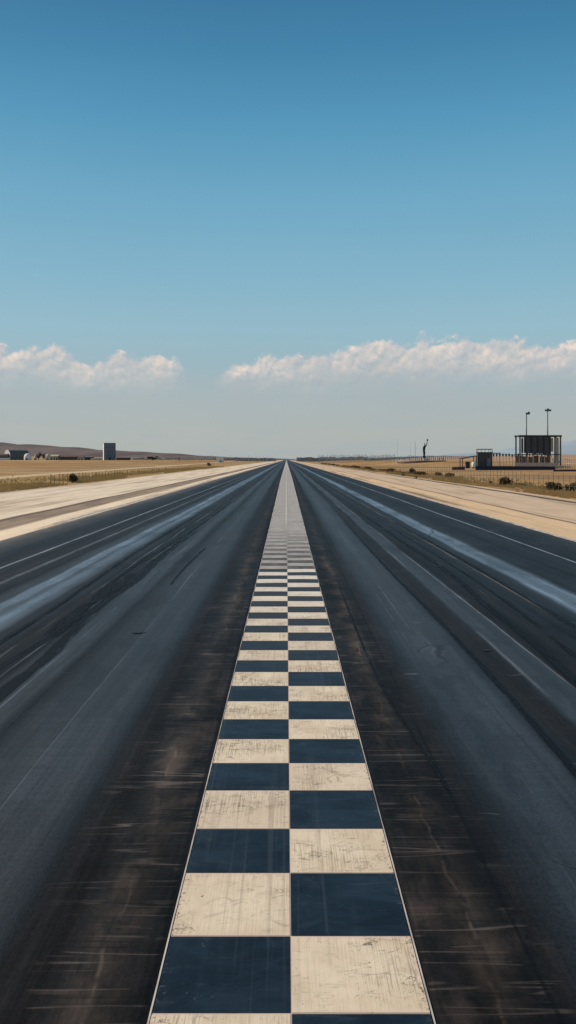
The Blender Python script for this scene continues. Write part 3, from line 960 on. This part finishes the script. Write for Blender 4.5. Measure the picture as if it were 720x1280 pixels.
def cross_fence(name, label, px0, px1, depth0, depth1, n, top_px, pmat, rail_mat, rpost, rails, seed, jitter=.06, tops=None, cat='fence'):
    """posts set between two photo columns at a depth"""
    rnd = random.Random(seed)
    t = thing(name, label, cat, at(px0, depth0)); c = Vector(t.location)
    ps = []
    for i in range(n):
        f = i / (n - 1); dp = depth0 + (depth1 - depth0) * f
        p = Vector(at(px0 + (px1 - px0) * f, dp)); h_ = (zpx(top_px, dp) - p.z) * (1 + rnd.uniform(-jitter, jitter))
        ps.append((p - c, h_))
        m_ = MB().tube([p - c + Vector((0, 0, -.3)), p - c + Vector((0, 0, h_))], [rpost, rpost * .8], 6)
        po = m_.build('post', pmat, t)
        if tops:
            MB().box(p.x - c.x - rpost * 1.7, p.x - c.x + rpost * 1.7, p.y - c.y - rpost * 1.7, p.y - c.y + rpost * 1.7, h_ * .78 + p.z - c.z, h_ * 1.0 + p.z - c.z + .05).build('post_cap', tops, po)
    for r_ in rails:
        MB().tube([p + Vector((0, 0, h_ * r_)) for p, h_ in ps], rpost * .6, 4).build('rail', rail_mat, t)
    return t


cross_fence('palisade_fence', 'long line of tall hazy blue grey posts on the horizon right of the runway', 398, 493, 700, 560, 58, 569.0, FARPOST, FARPOST, .2, (.55,), 3, .16)
cross_fence('palisade_fence', 'row of hazy blue grey posts on the horizon behind the monument platform', 496, 585, 560, 520, 36, 570.0, FARPOST, FARPOST, .24, (.5,), 4, .2)
cross_fence('post_fence', 'tall posts with dark tops between the dark cabin and the big frame', 617, 648, 285, 275, 9, 567.5, PALEP, STEEL, .13, (.95,), 5, .03, STEEL)
cross_fence('post_fence', 'pale upright posts of a fence right of the big dark frame', 706, 742, 205, 190, 14, 571.5, PALEP, PALEP, .10, (.5, .93), 6, .08)
cross_fence('post_fence', 'row of pale posts along the horizon left of the white hut', 222, 268, 640, 700, 15, 569.8, PALEP, WHITE, .22, (.6,), 7, .12)
cross_fence('post_fence', 'pale slim posts along the horizon between white hut and runway', 283, 334, 800, 900, 12, 570.8, PALEP, FARPOST, .22, (.5,), 8, .2)

# ------------------------------------------------------------------ the big frame on the right
D = 232.0
s_ = D / F
base = at(676, D)
COLM = simple('weathered_steel', (.11, .098, .082), .6, .35, .8, .2)
fr = thing('billboard_frame', 'big open steel frame hung with dark panels, below two lamp masts', 'structure', base, R(3))
z0 = base[2]
top = zpx(546.0, D) - z0
bot = zpx(567.0, D) - z0
cols = [649.5, 657.5, 667, 677, 687, 693.5, 701]
X = [(c - 676) * s_ for c in cols]
dep = 3.4
for i, xx in enumerate(X):
    for yb in (0, dep):
        th = .17 if i in (0, 6) else .10
        MB().box(xx - th, xx + th, yb - th, yb + th, -.3, top).build('column', COLM, fr)
for yb in (0, dep):
    MB().box(X[0] - .35, X[-1] + .35, yb - .22, yb + .22, top + .003, top + .45).build('top_beam', STEEL, fr)
    MB().box(X[0], X[-1], yb - .09, yb + .09, bot - .35, bot - .15).build('cross_beam', STEEL, fr)
for xx in (X[0], X[-1]):
    MB().box(xx - .14, xx + .14, .223, dep - .223, top + .05, top + .36).build('side_beam', STEEL, fr)
    MB().box(xx - .08, xx + .08, .21, dep - .21, 1.6, 1.8).build('side_rail', STEEL, fr)
rnd = random.Random(3)
nb = 13
xa, xb = X[0] + 1.0, X[4] + .3
for k in range(nb):
    w = (xb - xa) / nb
    a = xa + k * w
    drop = rnd.uniform(-.35, .5) + (0.9 if k in (11,) else 0)
    if k in (3,): drop -= .4
    MB().box(a + .015, a + w - rnd.uniform(-.02, .03), -.32 - rnd.uniform(0, .05), -.235, bot - drop, top - rnd.uniform(.0, .12)).build('hanging_panel', CLAD if k % 3 else NAVYW, fr)
MB().box(X[0] + .4, X[0] + .95, .1, .16, bot + .2, top - .4).build('slim_panel', CLAD, fr)
MB().box(X[5] + .22, X[6] - .35, .3, .38, .9, top - .2).build('pale_board', BEIGE, fr)
MB().box(X[4] + .42, X[5] - .25, .3, .36, bot + .5, top - .3).build('slatted_board', BEIGE, fr)
SCREEN = simple('brown_mesh_screen', (.21, .155, .115), .9, .4, .8, stretch=(6, 1, .4))
for k in range(6):
    wv_ = (X[5] - X[0]) / 6
    MB().box(X[0] + k * wv_ + .12, X[0] + (k + 1) * wv_ - .12, dep - .35, dep - .30, .9, bot - .55 - .5 * ((k * 7) % 3) / 3).build('back_screen', SCREEN, fr)
for k in range(5):
    xx = X[0] + 1.2 + k * 1.35
    MB().tube([(xx, 1.5, 0), (xx, 1.5, bot - .1)], .09, 6).build('prop', STEEL, fr)
for xa_, xb_, za, zb in ((X[5], X[6], .4, bot), (X[6], X[5], .4, bot)):
    MB().tube([(xa_, dep, za), (xb_, dep, zb)], .05, 6).build('brace', STEEL, fr)

MB().prism([(-5.6, 0), (6.1, 0), (6.6, .05), (5.4, .82), (-5.6, .82)], -.5, 4.2).build('concrete_base', CONC)
cb = bpy.data.objects['concrete_base']; cb.location = (base[0] + .6, D - 4.9, terrain(base[0], D - 4) - .1); cb.rotation_euler.z = R(3)
tag(cb, 'pale concrete base slab with a sloped end in front of the big frame', 'slab')
lb = bpy.data.objects.new('tmp', None); bpy.data.objects.remove(lb)


def lamp_mast(label, px, depth, top_py, heads):
    p = at(px, depth); h_ = zpx(top_py, depth) - p[2]
    t = thing('lamp_mast', label, 'lamp mast', p)
    MB().tube([(0, 0, -.3), (0, 0, h_ * .5), (0, 0, h_)], [.24, .19, .14], 10).build('pole', POLE, t, smooth=True)
    MB().lathe([(0, 0), (.5, 0), (.5, .25), (.32, .5)], 12).build('footing', CONC, t)
    MB().box(-.75 if heads > 2 else -.3, .75, -.1, .1, h_ + .003, h_ + .2).build('crossbar', POLE, t)
    for k in range(heads):
        x = (-.62 + 1.24 * k / (heads - 1)) if heads > 2 else (.05 + .55 * k)
        hd = MB()
        hd.prism([(x - .24, h_ - .25), (x + .24, h_ - .3), (x + .26, h_ + .22 + .25 * (k % 2)), (x - .22, h_ + .3 + .25 * (k % 2))], -.55, -.15)
        ho = hd.build('lamp_head', LAMP, t, bevel=.03)
        MB().box(x - .18, x + .18, -.575, -.553, h_ - .2, h_ + .2).build('lens', GLASS, ho)
    return t


lamp_mast('grey lamp mast with a short one-sided head, left of the two', 658, 246, 517.0, 2)
lm = lamp_mast('taller grey lamp mast with a wide crown of lamps, right of the two', 684.5, 246, 513.0, 3)
MB().tube([(0, 0, zpx(513, 246) - lm.location.z + .2), (0, 0, zpx(510.0, 246) - lm.location.z)], .05, 6).build('lightning_rod', POLE, lm)

# low dark barrier in front, low pink wall behind it
p = at(644, 203)
t = thing('low_barrier', 'long low navy barrier wall in front of the cabin and the frame', 'barrier', p, R(1))
L2 = 9.4
n = 14
zt = (zpx(582.3, 203) - p[2])
for k in range(n):
    a = -L2 + 2 * L2 * k / n
    MB().prism([(a + .01, -.1), (a + 2 * L2 / n - .01, -.1), (a + 2 * L2 / n - .01, zt * (1 - .16 * (k + 1) / n)), (a + .01, zt * (1 - .16 * k / n))], -.35, .35).build('wall_segment', NAVYW, t, bevel=.03)
MB().box(-L2, L2, -.6, -.353, -.1, .22).build('footing', STEEL, t)

p = at(671, 222)
w_ = MB().box(-5.8, 5.4, -.12, .12, -.2, zpx(578.5, 222) - p[2]).build('low_wall', PINKW, bevel=.03); w_.location = p
tag(w_, 'low pinkish wall under the hanging panels of the big frame', 'wall')

p = at(712, 180)
t = thing('kerb_wall', 'dark purple low wall under the pale posts at the right edge', 'wall', p, R(-3))
MB().box(-3.4, 6, -.2, .2, -.2, .34).build('wall', MAROON, t, bevel=.03)
MB().box(-3.45, 6.05, -.26, .26, .343, .42).build('coping', STEEL, t, bevel=.02)

# dark cabin with railed roof
D = 238.0
p = at(606.3, D); z0 = p[2]; s_ = D / F
t = thing('cabin', 'dark boxy cabin with a railed flat roof, left of the tall frame', 'cabin', p, R(-6))
wz = zpx(565.8, D) - z0; hw = 9.0 * s_; dpt = 3.2
MB().box(-hw, hw, 0, dpt, -.2, wz).build('wall', CLAD, t)
MB().box(-hw - .15, hw + .15, -.15, dpt + .15, wz + .003, wz + .16).build('roof', STEEL, t)
MB().box(-hw + .3, -hw + 1.6, -.05, -.003, wz * .45, wz * .8).build('window', GLASS, t)
MB().box(hw - 1.5, hw - .5, -.05, -.003, .0, wz * .66).build('door', SLATE, t)
MB().box(.28, .36, -.04, -.003, .1, wz - .1).build('downpipe', POLE, t)
rt = zpx(562.0, D) - z0
for xx in (-hw, -hw * .5, 0, hw * .5, hw):
    MB().box(xx - .05, xx + .05, -.05, .05, wz + .163, rt).build('rail_post', STEEL, t)
MB().box(-hw - .05, hw + .05, -.09, .09, rt + .003, rt + .2).build('top_rail', STEEL, t)
MB().box(-hw - .05, hw + .05, dpt - .09, dpt + .09, rt + .003, rt + .15).build('top_rail', STEEL, t)
for xx in (-hw, hw):
    MB().box(xx - .05, xx + .05, dpt - .05, dpt + .05, wz + .163, rt).build('rail_post', STEEL, t)
MB().box(-hw - .5, -hw - .003, -.02, .06, .1, wz * .6).build('sunlight_stand_in_panel', WHITE, t)  # white board stands in for sunlight on the cabin's left side
MB().box(hw + .16, hw + 2.3, .2, 2.6, wz - .25, wz - .05).build('canopy', STEEL, t)
MB().box(hw + 2.0, hw + 2.12, .3, .42, -.1, wz - .253).build('canopy_post', STEEL, t)

# lean-to beside the cabin
p = at(588.5, 236)
t = thing('shelter', 'dark open shelter with a sloping roof left of the cabin', 'shelter', p, R(4))
zl, zr = zpx(573.8, 236) - p[2], zpx(570.4, 236) - p[2]
MB().prism([(-2.6, zl), (1.75, zr), (1.75, zr + .22), (-2.6, zl + .2)], -.3, 2.8).build('roof', STEEL, t)
for xx, yy_ in ((-2.3, 0), (1.5, 0), (-2.3, 2.5), (1.5, 2.5)):
    f = (xx + 2.6) / 4.35
    MB().box(xx - .09, xx + .09, yy_ - .09, yy_ + .09, -.2, zl + (zr - zl) * f - .003).build('post', STEEL, t)
MB().box(-1.0, .1, 1.2, 1.9, -.1, 1.85).build('locker', NAVYW, t)
p = at(592.2, 234)
t = thing('water_tank', 'small white tank under the dark sloping shelter roof', 'tank', p)
MB().lathe([(0, .35), (.5, .35), (.58, .45), (.58, 1.5), (.5, 1.65), (.2, 1.72), (.2, 1.8), (0, 1.8)], 18).build('tank_body', WHITE, t, smooth=True)
for a in range(4):
    MB().box(math.cos(a * 1.571 + .78) * .4 - .05, math.cos(a * 1.571 + .78) * .4 + .05, math.sin(a * 1.571 + .78) * .4 - .05, math.sin(a * 1.571 + .78) * .4 + .05, -.1, .36).build('leg', POLE, t)
p = at(572.8, 205)
t = thing('low_barrier', 'short dark purple barrier block left of the long navy one', 'barrier', p, R(3))
for k in range(3):
    MB().prism([(-1.55 + k * 1.05, -.1), (-.53 + k * 1.05, -.1), (-.56 + k * 1.05, .74 + .06 * k), (-1.52 + k * 1.05, .70 + .06 * k)], -.3, .3).build('block', MAROON, t, bevel=.03)

# ------------------------------------------------------------------ monument
D = 400.0
p = at(527.5, D); s_ = D / F; z0 = p[2]
pl = thing('monument_platform', 'wide low round platform with pale top and dark red sides', 'platform', p)
zt = zpx(575.6, D) - z0
r_ = 30.5 * s_
MB().lathe([(r_, -.3), (r_, zt * .55), (r_ - .25, zt * .55)], 48).build('side_wall', MAROON, pl)
MB().lathe([(r_ - .25, -.3), (r_ - .25, zt), (0, zt)], 48).build('paved_top', CONC, pl)
for k in range(22):
    a = 2 * math.pi * k / 22
    MB().tube([(math.cos(a) * (r_ - .8), math.sin(a) * (r_ - .8), zt - .05), (math.cos(a) * (r_ - .8), math.sin(a) * (r_ - .8), zt + 1.3)], [.12, .1], 6).build('bollard', POLE if k % 3 else PALEP, pl)

sp = ((531.2 - VX) / F * D, D, z0 + zt)
sta = thing('statue', 'tall dark statue raising one arm with a ball, on the round platform', 'statue', sp)
hS = zpx(549.0, D) - sp[2]
MB().box(-.9, .9, -.9, .9, -.05, hS * .10).build('pedestal', CONC, sta, bevel=.05)
def skin_body(name, verts, edges, radii, mat, parent):
    me = bpy.data.meshes.new(name); me.from_pydata(verts, edges, []); o = bpy.data.objects.new(name, me); COL.objects.link(o)
    me.materials.append(mat); o.parent = parent
    sk = o.modifiers.new('skin', 'SKIN'); sk.use_smooth_shade = True
    lay = me.skin_vertices[0].data if me.skin_vertices else None
    if lay is None:
        bm = bmesh.new(); bm.from_mesh(me); bm.verts.layers.skin.verify(); bm.to_mesh(me); bm.free()
        lay = me.skin_vertices[0].data
    for i, r in enumerate(radii): lay[i].radius = (r, r) if not isinstance(r, tuple) else r
    lay[0].use_root = True
    sub = o.modifiers.new('sub', 'SUBSURF'); sub.levels = 2; sub.render_levels = 2
    return o
k = hS / 10.0                     # a robed figure: base to raised ball = 10 units
vs = [(-.35, 0, 3.2), (-.5, 0, 5.0), (-.25, 0, 6.1), (.05, 0, 6.9), (-.10, 0, 7.55), (-.15, 0, 8.1),       # hips, chest, shoulders, neck, head
      (-.55, .1, 1.9), (-.45, .1, 1.0), (-.2, -.15, 1.9), (.15, -.15, 1.0),                                # robe / legs
      (.55, 0, 6.9), (.85, 0, 7.9), (1.15, 0, 9.2),                                                        # raised arm
      (-.75, 0, 6.5), (-.9, 0, 5.4), (-.7, -.3, 4.5)]                                                      # lowered arm
es = [(0, 1), (1, 2), (2, 3), (3, 4), (4, 5), (0, 6), (6, 7), (0, 8), (8, 9), (3, 10), (10, 11), (11, 12), (2, 13), (13, 14), (14, 15)]
rr = [.62, .72, .70, .42, .22, .36, .48, .46, .48, .46, .28, .24, .17, .27, .2, .15]
bd = skin_body('bronze_figure', [tuple(c * k for c in v) for v in vs], es, [r * k * .86 for r in rr], BRONZE, sta)
MB().lathe([(0, 9.15 * k), (.3 * k, 9.25 * k), (.42 * k, 9.6 * k), (.3 * k, 9.95 * k), (0, 10.05 * k)], 14, 1.2 * k, 0).build('raised_ball', BRONZE, sta, smooth=True)


def flagpole(label, px, depth, top_py, mat, group=None):
    p = at(px, depth); h_ = zpx(top_py, depth) - p[2]
    t = thing('flagpole', label, 'pole', p, 0, group)
    MB().tube([(0, 0, -.2), (0, 0, h_)], [.10, .05], 8).build('pole', mat, t)
    MB().lathe([(0, h_ - .02), (.12, h_ + .1), (0, h_ + .22)], 10).build('finial', mat, t)
    MB().lathe([(0, 0), (.35, 0), (.35, .3), (.12, .4)], 10).build('base', CONC, t)
PALEM = simple('pale_pole', (.50, .51, .50), .6, .1, 1.0)
flagpole('slim pale pole at the left end of the monument platform', 496.5, 412, 551.5, PALEM)
flagpole('slim pale pole between the darker pole and the platform end', 513, 412, 554, PALEM)
flagpole('slim darker pole left of the statue', 519, 408, 552, POLE)
flagpole('short white pole on the platform right of the statue', 545.2, 396, 567.5, WHITE)

# ------------------------------------------------------------------ left distance
D = 620.0
p = at(137.3, D); s_ = D / F; z0 = p[2]
t = thing('tower_block', 'tall slate grey slab tower standing alone on the left horizon', 'building', p, R(24))
hw = 7.3 * s_; top = zpx(554.2, D) - z0; dp = 3.0
MB().box(-hw, hw, 0, dp, -.5, top).build('wall', SLATE, t)
MB().box(-hw - .04, hw + .04, -.04, dp + .04, top + .003, top + .35).build('parapet', POLE, t)
MB().box(-hw - .10, -hw - .003, .05, dp - .05, 0, top - .1).build('sunlight_stand_in_panel', WHITE, t)  # sunlight on the tower's left face, painted as a white layer
for k in range(1, 4):
    MB().box(-hw + .1, hw - .1, -.05, -.003, top * k / 4 - .05, top * k / 4 + .05).build('panel_joint', STEEL, t)
MB().box(-hw + .003, -hw + .28, -.06, -.003, 0, top).build('corner_trim', POLE, t)
MB().box(hw - .3, hw - .003, -.06, -.003, 0, top).build('corner_trim', POLE, t)
MB().box(-.6, .6, -.08, -.003, -.1, 2.2).build('door', STEEL, t)

D = 700.0
s_ = D / F
# hangar with white gable
p = at(17, D); z0 = p[2]
hg = thing('hangar', 'long grey hangar with a white rounded end wall on the far left', 'building', p, R(52))
rw = 4.4; hh = zpx(562.3, D) - z0
arc = [(rw * math.cos(a), hh * .35 + hh * .65 * math.sin(a)) for a in [math.pi * i / 12 for i in range(13)]]
outline = [(rw, 0)] + arc + [(-rw, 0)]
# long axis along local x: outline in y,z
mbh = MB(); n = len(outline)
for xx in (-6, 12):
    mbh.v += [(xx, y_, z_) for y_, z_ in outline]
mbh.f = [(i, i + 1, n + i + 1, n + i) for i in range(n - 1)] + [tuple(range(n, 2 * n))]
mbh.build('shell', GREENG, hg)
me_ = MB(); me_.v = [(-6.02, y_, z_) for y_, z_ in outline]; me_.f = [tuple(reversed(range(n)))]
me_.build('end_wall', WHITE, hg)
MB().box(-6.1, -6.03, -1.6, 1.6, 0, hh * .5).build('door', GREENG, hg)
for k in range(5):
    xx = -4.5 + k * 3.6
    rb = MB(); rb.tube([(xx, y_ * 1.01, z_ * 1.01 + .02) for y_, z_ in outline], .09, 5, False); rb.build('roof_rib', ROOFG, hg)


def long_shed(label, px0, px1, top_py, depth, wall, roof, bays, rz=0.0, name='shed', pitch=.22):
    s_ = depth / F
    p = at((px0 + px1) / 2, depth); h_ = zpx(top_py, depth) - p[2]; hw = (px1 - px0) / 2 * s_
    t = thing(name, label, 'building', p, rz)
    MB().box(-hw, hw, 0, 5, -.4, h_ * (1 - pitch)).build('wall', wall, t)
    b = h_ * (1 - pitch) + .003
    rb = MB(); bb = len(rb.v)
    rb.v += [(-hw - .3, -.4, b), (hw + .3, -.4, b), (hw + .3, 5.4, b), (-hw - .3, 5.4, b), (-hw - .3, 2.5, h_), (hw + .3, 2.5, h_)]
    rb.f += [(0, 1, 5, 4), (2, 3, 4, 5), (0, 4, 3), (1, 2, 5), (3, 2, 1, 0)]
    rb.build('roof', roof, t)
    for k in range(bays):
        xx = -hw + (k + .5) * 2 * hw / bays
        MB().box(xx - hw / bays * .55, xx + hw / bays * .55, -.06, -.003, .05, h_ * .5).build('opening', GLASS, t)
    return t


long_shed('low dark building cut off by the left picture edge', -12, 9, 567.2, 690, ROOFG, SHEDW, 4, name='low_building')
wb = MB().box(-7, 5.5, -.2, .2, -.2, 1.6).build('pale_wall', WHITE); wb.location = at(3.5, 655); tag(wb, 'low white wall below the dark building at the left edge', 'wall')
long_shed('beige low building right of the cream dome', 63, 72.5, 568.3, 700, CREAM, BEIGE, 3, name='low_building')
long_shed('long dark brown shed between beige building and tower', 74.5, 95.5, 569.8, 700, SHEDW, SHEDW, 6)
long_shed('small brown shed with pale wall, next to the long shed', 97, 104, 570.3, 690, BEIGE, SHEDW, 2)
long_shed('short dark shed just left of the slab tower group', 105.5, 115.5, 570.2, 700, SHEDW, ROOFG, 3)
long_shed('dark low shed at the foot of the tower on its right', 145, 162, 571.6, 660, SHEDW, SHEDW, 5)
pw = MB().box(-5, 5, -.2, .2, -.2, 1.7).build('pale_wall', CREAM, bevel=.03); pw.location = at(122, 640); tag(pw, 'low pale wall on the left side of the slab tower', 'wall')
ht = thing('hut', 'small white hut on the horizon at the end of the pale posts', 'building', at(275.5, 760))
hh = zpx(570.6, 760) - ht.location.z
MB().box(-3.6, 3.0, 0, 4, -.3, hh * .85).build('wall', WHITE, ht)
MB().prism([(-3.9, hh * .85 + .003), (3.3, hh * .85 + .003), (3.3, hh * .97), (-3.9, hh)], -.3, 4.3).build('roof', WHITE, ht)
MB().box(-.6, .6, -.06, -.003, -.1, 2.0).build('door', SLATE, ht)


def dome(label, px, w_px, top_py, depth, mat):
    p = at(px, depth); h_ = zpx(top_py, depth) - p[2]; r = w_px / 2 * depth / F
    t = thing('dome', label, 'dome', p)
    prof = [(r * .9, -.3), (r, h_ * .25), (r * .98, h_ * .42)] + [(r * math.cos(a) * .98, h_ * .42 + h_ * .58 * math.sin(a)) for a in [math.pi / 2 * i / 8 for i in range(1, 9)]]
    MB().lathe(prof, 24).build('shell', mat, t, smooth=True)
    MB().box(-.8, .8, -r - .12, -r + .3, -.1, h_ * .33).build('door', SLATE, t)
    MB().lathe([(r * 1.02, -.3), (r * 1.03, .35), (r * .95, .35)], 24).build('plinth', CONC, t)
dome('bright white dome between the hangar and the dark trees', 34.6, 9.2, 566.6, 680, WHITE)
dome('smaller cream pointed dome right of the dark trees', 60, 7, 567.6, 690, CREAM)
dome('tiny pale dome in front of the dark trees', 44.4, 3.0, 568.0, 690, CREAM)

tr1 = make_tree('tree', 'wide dark tree on the far left, between the two domes', LEAF_FAR, 21, 5.6, zpx(565.5, 710) - at(48, 710)[2], 900)
tr1.location = at(48.3, 710)
tr2 = make_tree('tree', 'darkest tree on the far left, touching the cream dome', LEAF_FAR, 22, 3.8, zpx(566.3, 700) - at(54.5, 700)[2], 900)
tr2.location = at(54.6, 690)
tr3 = make_tree('tree', 'flat dark clump of trees alone right of the slab tower', LEAF_FAR, 23, 9.5, zpx(571.0, 680) - at(191, 680)[2] + .6, 900, trunk_h=.25)
tr3.location = at(191, 680)
dup(tr2, at(224, 690), 1.0, 'small dark tree at the left end of the pale post row', (.8, .8, .62))

# far tree belts that read as one mass
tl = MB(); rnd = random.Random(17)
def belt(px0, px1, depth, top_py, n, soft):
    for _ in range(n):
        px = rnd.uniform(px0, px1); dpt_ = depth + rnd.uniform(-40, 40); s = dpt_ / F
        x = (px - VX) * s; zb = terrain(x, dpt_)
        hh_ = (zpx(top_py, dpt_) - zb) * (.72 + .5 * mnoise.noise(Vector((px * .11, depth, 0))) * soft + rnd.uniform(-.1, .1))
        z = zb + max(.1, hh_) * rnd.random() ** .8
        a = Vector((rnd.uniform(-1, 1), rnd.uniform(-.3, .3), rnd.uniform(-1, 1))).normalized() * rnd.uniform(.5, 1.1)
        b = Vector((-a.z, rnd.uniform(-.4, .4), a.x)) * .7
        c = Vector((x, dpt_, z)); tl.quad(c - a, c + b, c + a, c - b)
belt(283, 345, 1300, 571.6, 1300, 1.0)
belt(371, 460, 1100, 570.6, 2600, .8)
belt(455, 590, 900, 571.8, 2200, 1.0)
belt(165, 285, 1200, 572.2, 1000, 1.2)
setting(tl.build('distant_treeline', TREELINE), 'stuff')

# ------------------------------------------------------------------ light
SUN_EL, SUN_AZ = R(36), R(-74)            # azimuth measured from +y towards +x
sd = Vector((math.sin(SUN_AZ) * math.cos(SUN_EL), math.cos(SUN_AZ) * math.cos(SUN_EL), math.sin(SUN_EL)))
sun_d = bpy.data.lights.new('sun', 'SUN'); sun_d.energy = 4.6; sun_d.angle = R(.5); sun_d.color = (1.0, .90, .77)
sun = bpy.data.objects.new('sun', sun_d); COL.objects.link(sun)
sun.rotation_euler = sd.to_track_quat('Z', 'Y').to_euler()
sun.location = (0, 0, 60)

wd = bpy.data.worlds.new('World'); S.world = wd; wd.use_nodes = True
wd.cycles.sampling_method = 'MANUAL'; wd.cycles.sample_map_resolution = 256
t = NT(wd.node_tree); nt = wd.node_tree
bg = nt.nodes['Background']; bg.inputs['Strength'].default_value = .1
sky = nt.nodes.new('ShaderNodeTexSky'); sky.sky_type = 'NISHITA'; sky.sun_disc = False
sky.sun_elevation = SUN_EL; sky.sun_rotation = SUN_AZ
tc = nt.nodes.new('ShaderNodeTexCoord'); sx = nt.nodes.new('ShaderNodeSeparateXYZ')
nt.links.new(tc.outputs['Generated'], sx.inputs[0])
dx, dy, dz = [V(nt, o) for o in sx.outputs]
az = dx.atan2(dy)
el = dz.atan2((dx * dx + dy * dy).sqrt())
def ang(py): return math.atan((VY - py) / F)
EM = 1.2
rs = [(VY + 1, (173, 180, 177)), (540, (174, 181, 179)), (500, (169, 181, 184)), (460, (156, 183, 192)), (410, (149, 187, 202)), (340, (131, 180, 202)), (250, (111, 169, 198)),
      (150, (84, 151, 187)), (60, (66, 131, 170)), (0, (58, 120, 160)), (-400, (40, 92, 138)), (-1500, (34, 80, 125))]
ramp_el = (el / EM).clamp()
skycol = t.ramp(ramp_el, [(max(0, ang(py)) / EM, lin(*c)) for py, c in rs])
# cumulus bank low over the horizon
RNG = .40
tops = [(-40, 436), (0, 434), (20, 437), (38, 433), (66, 436), (88, 441), (102, 447), (113, 461), (124, 450), (150, 442), (178, 441), (200, 440), (226, 444), (236, 470), (246, 500), (258, 500),
        (264, 470), (284, 456), (312, 447), (352, 443), (400, 438), (436, 434), (458, 424), (500, 426), (530, 421), (556, 425), (596, 424), (630, 430), (670, 431), (720, 431), (780, 440)]
tops = tops[:31]
azn = ((az + RNG) / (2 * RNG)).clamp()
wv = t.noise(az * 55, el * 55, 2.0, 3, .6)
azn2 = azn + (wv - .5) * .012
topv = t.rampv(azn2, [((math.atan((px - VX) / F) + RNG) / (2 * RNG), (VY - py) / 200.0) for px, py in tops]) * (200.0 / F)
wa = (t.noise(az * 40, el * 40, 4.0, 3, .6) - .5) * .022
wb_ = (t.noise(az * 150, el * 150, 6.0, 2, .6) - .5) * .006
def billow(ox, oy):
    a, e = az + wa + wb_ + ox, el + wa - wb_ + oy
    v1 = t.voro(a * 36, e * 46, 1.0)
    v2 = t.voro(a * 88, e * 104, 2.0)
    v3 = t.voro(a * 230, e * 250, 3.0)
    return (.5 - v1 * .95) + (.45 - v2 * .9) * .62 + (.45 - v3 * .9) * .3
b0 = billow(0.0, 0.0)
b1 = billow(-.0030, .0046)
b2 = b1
px1 = 1 / F
core = topv + (b0 - .10) * (17 * px1) - el
dens = core.ss(-1.0 * px1, 9.0 * px1)
gap = (azn - (math.atan((252 - VX) / F) + RNG) / (2 * RNG)).abs().ss(.012, .055)
botn = (t.noise(az * 22, el * 10, 5.0, 3) - .5) * (30 * px1)
botf = (el + botn * .7).ss((VY - 506) * px1, (VY - 458) * px1)
upper = (el - topv + botn * .7).ss(-72 * px1, -10 * px1)
patch = t.noise(az * 26, el * 40, 9.0, 3, .55).ss(.34, .64)
lit = ((b0 - b1) * .85 + .50).clamp()
lit = (lit * (upper * .85 + .08) + upper * .10 * patch) * (patch * .35 + .75)
cc = t.mix(lit.clamp(), lin(168, 178, 186), lin(243, 225, 211))
warm = t.mix((1.0 - upper) * patch * .6, cc, lin(192, 184, 181))
alpha = dens * botf * (lit * .35 + .72) * gap
sky2 = t.mix(alpha.clamp(), skycol, warm)
# soft grey haze layer under the bank
hz = el.ss((VY - 430) * px1, (VY - 500) * px1) * t.noise(az * 9, el * 40, 11.0, 3).ss(.4, .65)
sky2 = t.mix(hz * .4, sky2, lin(167, 178, 184))
vary = t.noise(az * 2.6, el * 5.0, 15.0, 4, .55)
sky2 = t.scale(sky2, (vary - .5) * .09 + 1.0)
ten = t.scale(sky2, 10.0)
fin = t.mix(.93, sky.outputs[0], ten)
nt.links.new(fin, bg.inputs['Color'])
S.render.film_transparent = False
S.cycles.max_bounces = 6
